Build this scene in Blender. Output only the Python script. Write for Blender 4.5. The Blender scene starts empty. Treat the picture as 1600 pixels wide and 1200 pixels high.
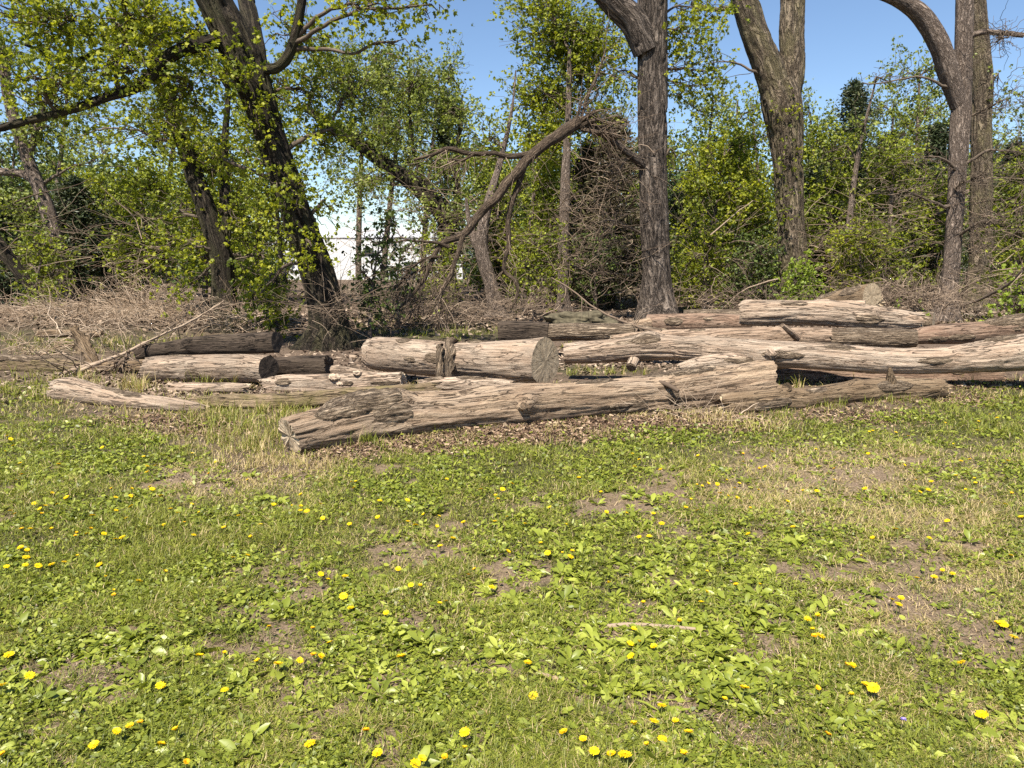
import bpy, math, random
import numpy as np
from mathutils import Vector

# ------------------------------------------------------------------ camera, world, sun
sc = bpy.context.scene
COL = sc.collection
F = 1164.0
TH = math.radians(9.75)
CH = 1.6
cam = bpy.data.objects.new("camera", bpy.data.cameras.new("camera"))
COL.objects.link(cam)
cam.location = (0, 0, CH)
cam.rotation_euler = (math.radians(90) - TH, 0, 0)
cam.data.lens = 36.0 * F / 1600.0
cam.data.sensor_width = 36.0
cam.data.clip_start = 0.05
cam.data.clip_end = 3000
sc.camera = cam

SUN_EL = math.radians(57)
SUN_AZ = math.radians(203)          # compass bearing the light comes from, view direction = 0, clockwise
world = bpy.data.worlds.new("World")
sc.world = world
world.use_nodes = True
wn = world.node_tree
sky = wn.nodes.new("ShaderNodeTexSky")
sky.sky_type = 'NISHITA'
sky.sun_disc = False
sky.sun_elevation = SUN_EL
sky.sun_rotation = SUN_AZ
sky.altitude = 600
sky.air_density = 1.0
sky.dust_density = 0.0
sky.ozone_density = 3.4
bg = wn.nodes["Background"]
bg.inputs[1].default_value = 0.074
wn.links.new(sky.outputs[0], bg.inputs[0])

sl = bpy.data.lights.new("sun", 'SUN')
sl.energy = 5.0
sl.angle = math.radians(0.55)
sl.color = (1.0, 0.93, 0.82)
sun = bpy.data.objects.new("sun", sl)
COL.objects.link(sun)
sdir = Vector((math.sin(SUN_AZ) * math.cos(SUN_EL), math.cos(SUN_AZ) * math.cos(SUN_EL), math.sin(SUN_EL)))
sun.rotation_euler = sdir.to_track_quat('Z', 'Y').to_euler()
sun.location = sdir * 50

sc.view_settings.view_transform = 'Standard'
sc.view_settings.look = 'None'
sc.view_settings.exposure = 1.15
sc.view_settings.gamma = 1
sc.render.engine = 'CYCLES'
sc.cycles.max_bounces = 6
sc.cycles.transparent_max_bounces = 4
sc.cycles.diffuse_bounces = 3
sc.cycles.glossy_bounces = 1
sc.cycles.transmission_bounces = 2
sc.cycles.use_denoising = False
sc.cycles.use_adaptive_sampling = False
sc.cycles.sample_clamp_indirect = 4.0

# ------------------------------------------------------------------ pixel <-> world
CT, ST = math.cos(TH), math.sin(TH)
def ray(px, py):
    u = (px - 800.0) / F
    v = (600.0 - py) / F
    return np.array([u, CT + v * ST, -ST + v * CT])
def W(px, py, Y):
    d = ray(px, py)
    return np.array([0, 0, CH]) + d * (Y / d[1])
def G(px, py):
    d = ray(px, py)
    return np.array([0, 0, CH]) + d * (-CH / d[2])
def depth(px, py, Y):
    return Y / ray(px, py)[1]
def Gv(px, py):
    u = (px - 800.0) / F
    v = (600.0 - py) / F
    dy = CT + v * ST
    dz = -ST + v * CT
    t = -CH / dz
    return u * t, dy * t
def proj(x, y, z=0.0):
    """ground point -> photo pixel"""
    dz = z - CH
    fwd = y * CT - dz * ST
    up = y * ST + dz * CT
    fwd = np.maximum(fwd, 0.3)
    return 800 + F * x / fwd, 600 - F * up / fwd

# ------------------------------------------------------------------ noise
def _h(ix, iy, iz, seed):
    n = (ix.astype(np.int64) * 374761393 + iy.astype(np.int64) * 668265263 + iz.astype(np.int64) * 1274126177 + seed * 974711) & 0xffffffff
    n = ((n ^ (n >> 13)) * 1103515245) & 0xffffffff
    n = ((n ^ (n >> 16)) * 2246822519) & 0xffffffff
    n = n ^ (n >> 15)
    return (n & 0xffffff) / float(0xffffff) * 2 - 1
def vn(x, y, z=None, seed=0):
    x = np.asarray(x, float); y = np.asarray(y, float)
    z = np.zeros_like(x) if z is None else np.asarray(z, float)
    ix, iy, iz = np.floor(x), np.floor(y), np.floor(z)
    fx, fy, fz = x - ix, y - iy, z - iz
    fx, fy, fz = [f * f * (3 - 2 * f) for f in (fx, fy, fz)]
    r = 0
    for a in (0, 1):
        wa = fx if a else 1 - fx
        for b in (0, 1):
            wb = fy if b else 1 - fy
            for c in (0, 1):
                wc = fz if c else 1 - fz
                r = r + wa * wb * wc * _h(ix + a, iy + b, iz + c, seed)
    return r
def fbm(x, y, z=None, seed=0, o=4):
    r = 0; a = 1.0; t = 0; f = 1.0
    for i in range(o):
        r = r + a * vn(x * f, y * f, None if z is None else z * f, seed + i * 17)
        t += a; a *= 0.5; f *= 2.03
    return r / t
def sstep(a, b, x):
    t = np.clip((x - a) / (b - a), 0, 1)
    return t * t * (3 - 2 * t)

# ------------------------------------------------------------------ object helpers
def tag(o, label=None, cat=None, group=None, kind=None):
    if label: o["label"] = label
    if cat: o["category"] = cat
    if group: o["group"] = group
    if kind: o["kind"] = kind
    return o
def thing(name, label, cat, loc, group=None):
    o = bpy.data.objects.new(name, None)
    o.empty_display_size = 0.2
    COL.objects.link(o)
    o.location = Vector([float(c) for c in loc])
    return tag(o, label, cat, group)
def rootloc(o):
    l = Vector(o.location)
    while o.parent:
        o = o.parent
        l += o.location
    return np.array(l)
def mk(name, V, faces, mat, parent=None, lc=None, rnd=None, smooth=True, extra=None):
    """V (n,3); faces: list of int arrays (m,k)"""
    V = np.asarray(V, dtype=np.float64)
    if parent is not None:
        V = V - rootloc(parent)
    me = bpy.data.meshes.new(name)
    fl = [np.asarray(f, dtype=np.int32) for f in (faces if isinstance(faces, list) else [faces]) if len(f)]
    nl = sum(f.size for f in fl); nf = sum(len(f) for f in fl)
    me.vertices.add(len(V)); me.loops.add(nl); me.polygons.add(nf)
    me.vertices.foreach_set("co", V.astype(np.float32).ravel())
    me.loops.foreach_set("vertex_index", np.concatenate([f.ravel() for f in fl]))
    tot = np.concatenate([np.full(len(f), f.shape[1], dtype=np.int32) for f in fl])
    st = np.concatenate([[0], np.cumsum(tot)[:-1]]).astype(np.int32)
    me.polygons.foreach_set("loop_start", st)
    me.polygons.foreach_set("loop_total", tot)
    me.polygons.foreach_set("use_smooth", np.full(nf, smooth, dtype=bool))
    me.update(calc_edges=True)
    me.validate()
    if lc is not None:
        a = me.attributes.new("lc", 'FLOAT_VECTOR', 'POINT'); a.data.foreach_set("vector", np.asarray(lc, np.float32).ravel())
    if rnd is not None:
        a = me.attributes.new("rnd", 'FLOAT', 'POINT'); a.data.foreach_set("value", np.asarray(rnd, np.float32).ravel())
    if extra:
        for k, v in extra.items():
            a = me.attributes.new(k, 'FLOAT', 'POINT'); a.data.foreach_set("value", np.asarray(v, np.float32).ravel())
    if mat: me.materials.append(mat)
    o = bpy.data.objects.new(name, me)
    COL.objects.link(o)
    if parent is not None: o.parent = parent
    return o
class MB:
    def __init__(s): s.V = []; s.F = []; s.L = []; s.R = []; s.n = 0
    def add(s, V, faces, lc=None, rnd=None):
        V = np.asarray(V).reshape(-1, 3)
        for f in (faces if isinstance(faces, list) else [faces]):
            if len(f): s.F.append(np.asarray(f) + s.n)
        s.V.append(V); s.L.append(np.zeros_like(V) if lc is None else np.asarray(lc).reshape(-1, 3))
        s.R.append(np.zeros(len(V)) if rnd is None else np.broadcast_to(rnd, (len(V),)))
        s.n += len(V)
    def build(s, name, mat, parent=None, smooth=True):
        if not s.n: return None
        return mk(name, np.concatenate(s.V), s.F, mat, parent, np.concatenate(s.L), np.concatenate(s.R), smooth)

# ------------------------------------------------------------------ tubes
def catmull(P, n_per):
    P = np.asarray(P, float)
    if len(P) < 3 and n_per < 2: return P
    Q = np.vstack([2 * P[0] - P[1], P, 2 * P[-1] - P[-2]])
    out = []
    for i in range(1, len(Q) - 2):
        t = np.linspace(0, 1, n_per, endpoint=False)[:, None]
        a, b, c, d = Q[i - 1], Q[i], Q[i + 1], Q[i + 2]
        out.append(0.5 * ((2 * b) + (-a + c) * t + (2 * a - 5 * b + 4 * c - d) * t ** 2 + (-a + 3 * b - 3 * c + d) * t ** 3))
    out.append(P[-1:])
    return np.vstack(out)
def resample(P, R, ds):
    C = catmull(np.hstack([P, np.asarray(R, float)[:, None]]), 16)
    L = np.r_[0, np.cumsum(np.linalg.norm(np.diff(C[:, :3], axis=0), axis=1))]
    n = max(2, int(L[-1] / ds) + 1)
    s = np.linspace(0, L[-1], n)
    D = np.stack([np.interp(s, L, C[:, k]) for k in range(4)], 1)
    return D[:, :3], D[:, 3], s
def frames(C, ref):
    T = np.gradient(C, axis=0); T /= np.linalg.norm(T, axis=1)[:, None] + 1e-9
    n1 = ref - (T @ ref)[:, None] * T
    n1 /= np.linalg.norm(n1, axis=1)[:, None] + 1e-9
    n2 = np.cross(T, n1)
    return T, n1, n2
def grid_faces(ns, nseg):
    i = np.arange(ns - 1)[:, None]; j = np.arange(nseg)[None, :]
    a = i * nseg + j; b = i * nseg + (j + 1) % nseg
    return np.stack([a, b, b + nseg, a + nseg], -1).reshape(-1, 4)
UPV = np.array([0, 0, 1.0]); FRV = np.array([0, -1.0, 0])
def tube(P, R, ds, nseg, ref, disp=None, axd=None, off=0.0):
    C, r, s = resample(np.asarray(P, float), R, ds)
    T, n1, n2 = frames(C, ref)
    a = np.linspace(0, 2 * np.pi, nseg, endpoint=False)
    S = np.repeat(s[:, None], nseg, 1); A = np.repeat(a[None], len(s), 0); RR = np.repeat(r[:, None], nseg, 1)
    if disp is not None:
        RR = disp(S, A, RR)
    X = C[:, None] + n1[:, None] * (RR * np.cos(A))[..., None] + n2[:, None] * (RR * np.sin(A))[..., None]
    if axd is not None:
        X = X + T[:, None] * axd(S, A, s[-1])[..., None]
    LC = np.stack([S + off, RR * np.cos(A), RR * np.sin(A)], -1)
    return X, LC, s, C, T
def thin_tube(mb, P, R, nseg=4, rnd=0.0, off=0.0):
    """cheap tube directly through points"""
    P = np.asarray(P, float); R = np.asarray(R, float)
    T = np.gradient(P, axis=0); T /= np.linalg.norm(T, axis=1)[:, None] + 1e-9
    m = T.mean(0)
    ref = FRV if abs(m[1]) < 0.8 * np.linalg.norm(m) else UPV
    n1 = ref - (T @ ref)[:, None] * T; n1 /= np.linalg.norm(n1, axis=1)[:, None] + 1e-9
    n2 = np.cross(T, n1)
    a = np.linspace(0, 2 * np.pi, nseg, endpoint=False)
    X = P[:, None] + n1[:, None] * (R[:, None] * np.cos(a))[..., None] + n2[:, None] * (R[:, None] * np.sin(a))[..., None]
    s = np.r_[0, np.cumsum(np.linalg.norm(np.diff(P, axis=0), axis=1))] + off
    LC = np.stack([np.repeat(s[:, None], nseg, 1), R[:, None] * np.cos(a), R[:, None] * np.sin(a)], -1)
    mb.add(X, grid_faces(len(P), nseg), LC, rnd)

# ------------------------------------------------------------------ materials
def nodes(name):
    m = bpy.data.materials.new(name); m.use_nodes = True
    nt = m.node_tree
    b = nt.nodes["Principled BSDF"]
    b.inputs["Roughness"].default_value = 0.85
    if "Specular IOR Level" in b.inputs: b.inputs["Specular IOR Level"].default_value = 0.2
    return m, nt, b
def nd(nt, t, **kw):
    n = nt.nodes.new(t)
    for k, v in kw.items():
        if k.startswith("i_"):
            k2 = k[2:]
            n.inputs[int(k2) if k2.isdigit() else k2].default_value = v
        else: setattr(n, k, v)
    return n
def noise(nt, vec, scale, det=4, rough=0.55, dist=0.0):
    n = nd(nt, "ShaderNodeTexNoise", i_Scale=scale, i_Detail=det, i_Roughness=rough, i_Distortion=dist)
    nt.links.new(vec, n.inputs["Vector"])
    return n.outputs["Fac"]
def ramp(nt, fac, stops, interp='LINEAR'):
    r = nd(nt, "ShaderNodeValToRGB")
    e = r.color_ramp.elements
    r.color_ramp.interpolation = interp
    while len(e) < len(stops): e.new(0.5)
    for k, (p, c) in enumerate(stops):
        e[k].position = p; e[k].color = (c[0], c[1], c[2], 1) if not isinstance(c, (int, float)) else (c, c, c, 1)
    nt.links.new(fac, r.inputs[0])
    return r.outputs[0]
def mix(nt, fac, a, b, mode='MIX'):
    m = nd(nt, "ShaderNodeMix", data_type='RGBA', blend_type=mode)
    for sock, v in ((m.inputs[0], fac), (m.inputs[6], a), (m.inputs[7], b)):
        if isinstance(v, (int, float)): sock.default_value = v
        elif isinstance(v, tuple): sock.default_value = (*v, 1)
        else: nt.links.new(v, sock)
    return m.outputs[2]
def mathn(nt, op, a, b=0.0, c=0.0, clamp=False):
    m = nd(nt, "ShaderNodeMath", operation=op, use_clamp=clamp)
    for i, v in enumerate((a, b, c)):
        if isinstance(v, (int, float)): m.inputs[i].default_value = v
        else: nt.links.new(v, m.inputs[i])
    return m.outputs[0]
def attr(nt, name):
    return nd(nt, "ShaderNodeAttribute", attribute_name=name)
def scaled(nt, vec, s):
    m = nd(nt, "ShaderNodeVectorMath", operation='MULTIPLY')
    nt.links.new(vec, m.inputs[0]); m.inputs[1].default_value = s
    return m.outputs[0]
def bump(nt, b, h, strength, dist):
    n = nd(nt, "ShaderNodeBump", i_Strength=strength, i_Distance=dist)
    nt.links.new(h, n.inputs["Height"]); nt.links.new(n.outputs[0], b.inputs["Normal"])

def wood_mat(name, light, mid, dark, patch=None, patch_amt=0.5, crack=0.9, seed=0.0, moss=None):
    """weathered barkless wood, fibres along the log"""
    m, nt, b = nodes(name)
    lc = attr(nt, "lc").outputs["Vector"]
    ad = nd(nt, "ShaderNodeVectorMath", operation='ADD'); nt.links.new(lc, ad.inputs[0]); ad.inputs[1].default_value = (seed, seed * .37, seed * .11)
    lc = ad.outputs[0]
    fib = noise(nt, scaled(nt, lc, (2.2, 20, 20)), 1.0, 8, 0.72, 0.8)
    fib2 = noise(nt, scaled(nt, lc, (9.0, 110, 110)), 1.0, 4, 0.6, 0.3)
    big = noise(nt, scaled(nt, lc, (1.6, 5, 5)), 1.0, 4, 0.6, 0.5)
    col = ramp(nt, fib, [(0.26, dark), (0.42, mid), (0.55, light), (0.74, tuple(min(1, c * 1.18) for c in light))])
    if patch:
        pf = ramp(nt, big, [(0.42, 0.0), (0.60, patch_amt)])
        col = mix(nt, pf, col, mix(nt, 0.6, col, patch))
    crk = mathn(nt, 'ABSOLUTE', mathn(nt, 'SUBTRACT', noise(nt, scaled(nt, lc, (1.3, 17, 17)), 1.0, 3, 0.5, 1.2), 0.5))
    cm = ramp(nt, crk, [(0.0, 1.0), (0.008, .9), (0.03, 0.0)])
    cm2 = mathn(nt, 'MULTIPLY', cm, crack)
    cm2 = mathn(nt, 'MULTIPLY', cm2, ramp(nt, big, [(0.36, 0.0), (0.50, 1.0)]))
    col = mix(nt, cm2, col, tuple(c * 0.35 for c in dark))
    col = mix(nt, mathn(nt, 'MULTIPLY', fib2, 0.55), col, tuple(c * 0.62 for c in mid), 'MIX')
    sp = noise(nt, scaled(nt, lc, (14, 30, 30)), 1.0, 5, 0.7)
    col = mix(nt, ramp(nt, sp, [(0.60, 0.0), (0.70, 0.7)]), col, dark)
    tone = noise(nt, scaled(nt, lc, (1.1, 2.6, 2.6)), 1.0, 3, 0.5, 0.4)
    col = mix(nt, ramp(nt, tone, [(0.36, 0.55), (0.55, 0.0)]), col, tuple(c * 0.62 for c in mid))
    if moss:
        g = nd(nt, "ShaderNodeNewGeometry")
        mf = noise(nt, g.outputs["Position"], 6.0, 5, 0.7)
        col = mix(nt, ramp(nt, mf, [(0.45, 0.0), (0.62, 0.75)]), col, moss)
    nt.links.new(col, b.inputs["Base Color"])
    h = mathn(nt, 'ADD', mathn(nt, 'MULTIPLY', fib, 1.0), mathn(nt, 'ADD', mathn(nt, 'MULTIPLY', fib2, 0.35), mathn(nt, 'MULTIPLY', cm2, -0.9)))
    bump(nt, b, h, 1.0, 0.035)
    b.inputs["Roughness"].default_value = 0.9
    return m
def bark_mat(name, light, mid, dark, sx=2.2, sy=17.0, dist=0.035, lichen=None, wd=1.0):
    m, nt, b = nodes(name)
    lc = attr(nt, "lc").outputs["Vector"]
    n = noise(nt, scaled(nt, lc, (sx, sy, sy)), 1.0, 6, 0.6, 0.8)
    rid = mathn(nt, 'ABSOLUTE', mathn(nt, 'SUBTRACT', n, 0.5))
    fine = noise(nt, scaled(nt, lc, (18, 70, 70)), 1.0, 5, 0.65)
    col = ramp(nt, rid, [(0.0, dark), (0.035 * wd, mid), (0.11 * wd, light)])
    col = mix(nt, ramp(nt, fine, [(0.35, 0.55), (0.6, 0.0)]), col, dark)
    if lichen:
        big = noise(nt, scaled(nt, lc, (1.3, 4, 4)), 1.0, 5, 0.65)
        col = mix(nt, ramp(nt, big, [(0.45, 0.0), (0.63, 0.6)]), col, lichen)
    nt.links.new(col, b.inputs["Base Color"])
    h = mathn(nt, 'ADD', mathn(nt, 'MULTIPLY', ramp(nt, rid, [(0.0, 0.0), (0.14, 1.0)]), 1.0), mathn(nt, 'MULTIPLY', fine, 0.35))
    bump(nt, b, h, 1.0, dist)
    b.inputs["Roughness"].default_value = 0.95
    return m
def end_mat(name, light, dark):
    m, nt, b = nodes(name)
    lc = attr(nt, "lc").outputs["Vector"]
    flat = scaled(nt, lc, (0, 1, 1))
    ln = nd(nt, "ShaderNodeVectorMath", operation='LENGTH'); nt.links.new(flat, ln.inputs[0])
    wob = noise(nt, flat, 9.0, 4, 0.6)
    rr = mathn(nt, 'ADD', ln.outputs["Value"], mathn(nt, 'MULTIPLY', wob, 0.03))
    ring = mathn(nt, 'SINE', mathn(nt, 'MULTIPLY', rr, 420.0))
    ring = mathn(nt, 'ADD', mathn(nt, 'MULTIPLY', ring, 0.5), 0.5)
    blot = noise(nt, flat, 14.0, 6, 0.7)
    # saw marks: straight streaks across the cut
    saw = noise(nt, scaled(nt, lc, (0, 12, 150)), 1.0, 4, 0.6)
    col = mix(nt, ring, tuple(c * .8 for c in light), light)
    col = mix(nt, ramp(nt, blot, [(0.40, 0.0), (0.65, 0.8)]), col, dark)
    col = mix(nt, ramp(nt, saw, [(0.5, 0.0), (0.7, 0.5)]), col, tuple(min(1, c * 1.5) for c in light))
    # radial checks
    sepx = nd(nt, "ShaderNodeSeparateXYZ"); nt.links.new(lc, sepx.inputs[0])
    ang = mathn(nt, 'ARCTAN2', sepx.outputs[2], sepx.outputs[1])
    cb = nd(nt, "ShaderNodeCombineXYZ"); nt.links.new(ang, cb.inputs[0]); nt.links.new(mathn(nt, 'MULTIPLY', ln.outputs["Value"], 0.6), cb.inputs[1])
    rad = mathn(nt, 'ABSOLUTE', mathn(nt, 'SUBTRACT', noise(nt, cb.outputs[0], 4.0, 2, 0.5), 0.5))
    chk = ramp(nt, rad, [(0.0, 1.0), (0.012, 0.0)])
    col = mix(nt, chk, col, tuple(c * .3 for c in dark))
    nt.links.new(col, b.inputs["Base Color"])
    bump(nt, b, mathn(nt, 'SUBTRACT', mathn(nt, 'ADD', blot, mathn(nt, 'MULTIPLY', saw, .7)), chk), 0.7, 0.012)
    return m
def leaf_mat(name, stops, trans=0.35, rough=0.5):
    m, nt, b = nodes(name)
    r = attr(nt, "rnd").outputs["Fac"]
    col = ramp(nt, r, stops)
    b.inputs["Roughness"].default_value = rough
    b.inputs["Specular IOR Level"].default_value = 0.35
    nt.links.new(col, b.inputs["Base Color"])
    tr = nd(nt, "ShaderNodeBsdfTranslucent")
    tc = mix(nt, 1.0, col, (1.25, 1.25, 0.6), 'MULTIPLY')
    nt.links.new(tc, tr.inputs[0])
    ms = nd(nt, "ShaderNodeMixShader"); ms.inputs[0].default_value = trans
    nt.links.new(b.outputs[0], ms.inputs[1]); nt.links.new(tr.outputs[0], ms.inputs[2])
    nt.links.new(ms.outputs[0], nt.nodes["Material Output"].inputs[0])
    return m
def plain_mat(name, col, var=0.3, scale=8.0, rough=0.85):
    m, nt, b = nodes(name)
    tc = nd(nt, "ShaderNodeTexCoord").outputs["Object"]
    n = noise(nt, tc, scale, 5, 0.6)
    c = ramp(nt, n, [(0.3, tuple(x * (1 - var) for x in col)), (0.7, tuple(min(1, x * (1 + var)) for x in col))])
    nt.links.new(c, b.inputs["Base Color"])
    b.inputs["Roughness"].default_value = rough
    return m
def rnd_mat(name, stops, rough=0.9):
    m, nt, b = nodes(name)
    nt.links.new(ramp(nt, attr(nt, "rnd").outputs["Fac"], stops), b.inputs["Base Color"])
    b.inputs["Roughness"].default_value = rough
    return m

M = {}
M['tan'] = wood_mat("weathered_tan_wood", (.46, .345, .235), (.32, .222, .145), (.11, .065, .042), (.33, .265, .21), .75, seed=1)
M['pale'] = wood_mat("weathered_pale_wood", (.53, .43, .33), (.37, .28, .205), (.13, .085, .055), (.44, .27, .17), .55, seed=5)
M['grey'] = wood_mat("weathered_grey_wood", (.46, .37, .28), (.33, .25, .185), (.11, .075, .052), (.43, .27, .165), .6, seed=9)
M['pink'] = wood_mat("weathered_pinkish_wood", (.48, .36, .26), (.34, .235, .16), (.13, .075, .05), (.42, .33, .25), .6, seed=13)
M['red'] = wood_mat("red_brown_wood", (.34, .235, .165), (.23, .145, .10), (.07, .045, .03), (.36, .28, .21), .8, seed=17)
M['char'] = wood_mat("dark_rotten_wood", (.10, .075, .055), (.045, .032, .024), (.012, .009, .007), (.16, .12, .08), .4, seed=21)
M['brown'] = wood_mat("brown_wood", (.34, .25, .16), (.22, .15, .09), (.06, .04, .025), (.15, .105, .065), .6, seed=25)
M['mossy'] = wood_mat("mossy_rotten_wood", (.35, .26, .17), (.22, .155, .095), (.05, .035, .02), (.15, .125, .06), .7, seed=29, moss=(.15, .125, .05))
M['logbark'] = bark_mat("old_log_bark", (.40, .31, .22), (.25, .185, .125), (.055, .038, .026), 3.0, 26.0, 0.03)
M['bark_a'] = bark_mat("furrowed_grey_bark", (.29, .235, .19), (.16, .125, .10), (.022, .017, .013), 1.2, 7.5, 0.12)
M['bark_b'] = bark_mat("lichen_tan_bark", (.33, .26, .185), (.19, .145, .10), (.04, .03, .02), 1.6, 7.5, 0.12, (.25, .215, .11))
M['bark_c'] = bark_mat("grey_brown_bark", (.36, .285, .23), (.23, .175, .14), (.06, .045, .034), 4.5, 20.0, 0.04)
M['bark_d'] = bark_mat("shade_darkened_mossy_bark", (.105, .082, .058), (.055, .042, .03), (.016, .012, .009), 1.4, 8.5, 0.12, (.10, .095, .045))  # mossy bark, darkened so the canopy's shade is part of the trunk colour
M['bark_e'] = bark_mat("dead_limb_bark", (.20, .15, .105), (.12, .085, .058), (.03, .021, .015), 3.5, 24.0, 0.03)
M['twig'] = bark_mat("branch_bark", (.20, .155, .115), (.13, .10, .075), (.05, .038, .028), 3, 60, 0.004)
M['twig_pale'] = rnd_mat("bleached_twigs", [(0, (0.200, 0.137, 0.090)), (.5, (0.340, 0.250, 0.171)), (1, (0.470, 0.372, 0.279))])
M['twig_brown'] = rnd_mat("brown_twigs", [(0, (.07, .05, .036)), (.5, (.165, .12, .085)), (1, (.33, .25, .18))])
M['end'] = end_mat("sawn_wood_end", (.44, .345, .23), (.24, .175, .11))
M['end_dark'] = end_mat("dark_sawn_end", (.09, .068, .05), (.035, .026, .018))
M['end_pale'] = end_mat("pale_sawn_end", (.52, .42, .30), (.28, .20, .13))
M['leaf_y'] = leaf_mat("spring_leaves", [(0, (0.090, 0.119, 0.011)), (.5, (0.210, 0.243, 0.018)), (1, (0.380, 0.389, 0.030))], 0.45)
M['leaf_g'] = leaf_mat("green_leaves", [(0, (0.089, 0.117, 0.013)), (.5, (0.190, 0.225, 0.022)), (1, (0.352, 0.383, 0.040))], 0.4)
M['leaf_b'] = leaf_mat("silvery_leaves", [(0, (0.100, 0.124, 0.025)), (.5, (0.185, 0.221, 0.043)), (1, (0.310, 0.346, 0.081))], 0.4)
M['leaf_d'] = leaf_mat("dark_shrub_leaves", [(0, (0.031, 0.046, 0.011)), (.5, (0.069, 0.098, 0.018)), (1, (0.125, 0.163, 0.031))], 0.25)
M['leaf_bright'] = leaf_mat("fresh_shrub_leaves", [(0, (.12, .17, .015)), (1, (.27, .34, .04))], 0.4)
M['needle'] = leaf_mat("cedar_foliage", [(0, (0.023, 0.034, 0.014)), (.6, (0.049, 0.068, 0.026)), (1, (0.111, 0.111, 0.048))], 0.1)
M['needle_br'] = leaf_mat("bronze_cedar_foliage", [(0, (0.042, 0.034, 0.018)), (.6, (0.078, 0.065, 0.030)), (1, (0.120, 0.124, 0.040))], 0.1)
M['grass'] = leaf_mat("lawn_grass", [(0, (0.089, 0.105, 0.017)), (.3, (0.164, 0.185, 0.024)), (.62, (0.277, 0.290, 0.047)), (.74, (0.377, 0.320, 0.113)), (.88, (0.476, 0.361, 0.189)), (1, (0.555, 0.431, 0.255))], 0.3)
M['clover'] = leaf_mat("lawn_leaves", [(0, (0.080, 0.102, 0.013)), (.5, (0.165, 0.200, 0.022)), (1, (0.302, 0.325, 0.045))], 0.25, 0.45)
M['plantain'] = leaf_mat("plantain_leaves", [(0, (0.112, 0.140, 0.019)), (.5, (0.215, 0.249, 0.030)), (1, (0.359, 0.389, 0.067))], 0.22, 0.4)
M['petal'] = leaf_mat("dandelion_petals", [(0, (.72, .46, .004)), (1, (.85, .68, .01))], 0.25, 0.6)
M['petal_or'] = leaf_mat("orange_petals", [(0, (.70, .36, .004)), (1, (.85, .55, .008))], 0.25, 0.6)
M['stalk'] = leaf_mat("flower_stalk", [(0, (.20, .22, .06)), (1, (.28, .24, .10))], 0.2)
M['violet'] = leaf_mat("violet_petals", [(0, (.22, .17, .55)), (1, (.4, .32, .75))], 0.3)
M['chips'] = rnd_mat("wood_chips", [(0, (.035, .022, .014)), (.3, (.10, .06, .04)), (.7, (.215, .14, .09)), (1, (.42, .31, .21))])
M['litter'] = rnd_mat("leaf_litter", [(0, (.05, .035, .025)), (.4, (.15, .105, .075)), (.8, (.28, .21, .15)), (1, (.42, .33, .25))])
M['stone'] = plain_mat("mossy_stone", (.085, .072, .045), .7, 9.0)
M['white_wall'] = plain_mat("white_sheet_metal", (.60, .61, .62), .12, 1.2, .5)
M['white_roof'] = plain_mat("white_roof_metal", (.50, .51, .53), .12, 1.2, .6)
M['house_wall'] = plain_mat("house_siding", (.62, .60, .56), .06, 2.0, .7)
M['house_roof'] = plain_mat("brown_shingles", (.15, .105, .085), .2, 6.0, .9)
M['glass'] = plain_mat("dark_window", (.03, .035, .04), .1, 2.0, .2)

# ------------------------------------------------------------------ zones of the ground, given where they lie
BX = [-900, -300, 0, 110, 220, 300, 360, 420, 480, 600, 700, 800, 900, 1000, 1120, 1250, 1360, 1480, 1600, 2400]
BY = [640, 640, 642, 652, 668, 690, 738, 748, 738, 708, 692, 688, 680, 669, 670, 662, 646, 624, 610, 600]
def blob(px, py, cx, cy, rx, ry):
    return np.exp(-(((px - cx) / rx) ** 2 + ((py - cy) / ry) ** 2))
SOIL = [(130, 1040, 90, 60, 1.0), (40, 1130, 60, 40, .7), (170, 960, 60, 30, .8), (330, 955, 60, 18, .5), (1170, 1150, 90, 45, 1.4), (1230, 975, 60, 20, .9),
        (1330, 925, 140, 22, .9), (1470, 950, 110, 24, .9), (1330, 885, 110, 16, .7), (1560, 1010, 80, 26, .8), (1420, 1000, 90, 16, .6), (960, 1000, 60, 12, .6), (800, 1050, 60, 14, .7), (450, 1000, 70, 14, .6), (1190, 1010, 50, 20, .7), (340, 870, 80, 14, .5), (970, 790, 70, 18, .9), (1060, 905, 60, 18, .8),
        (1180, 820, 40, 18, .7), (1270, 780, 70, 14, .7), (700, 1040, 60, 14, .6), (640, 865, 60, 12, .6), (300, 760, 70, 16, .7), (480, 930, 80, 25, .6),
        (900, 1090, 60, 22, .8), (620, 1160, 45, 30, .7), (1500, 870, 100, 25, .7), (1010, 1110, 60, 25, .8), (740, 1170, 60, 20, .6), (1480, 720, 120, 14, .5),
        (870, 1180, 50, 30, .8), (140, 865, 60, 10, .5), (40, 815, 50, 10, .6), (560, 1100, 70, 15, .4), (1060, 1000, 90, 14, .5), (980, 940, 60, 14, .5)]
DRY = [(1370, 720, 190, 40, .9), (1230, 745, 120, 30, .8), (1330, 800, 200, 40, .9), (1450, 950, 200, 80, .9), (1200, 1130, 140, 60, .9), (1450, 1060, 120, 70, .5),
       (330, 740, 120, 25, 1.0), (440, 740, 90, 20, .9), (290, 770, 80, 20, .6), (1550, 1150, 80, 50, .6), (680, 960, 80, 30, .3), (1540, 860, 90, 80, .6), (620, 870, 100, 30, .4),
       (640, 1060, 150, 60, .3), (1080, 820, 120, 50, .4)]
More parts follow.
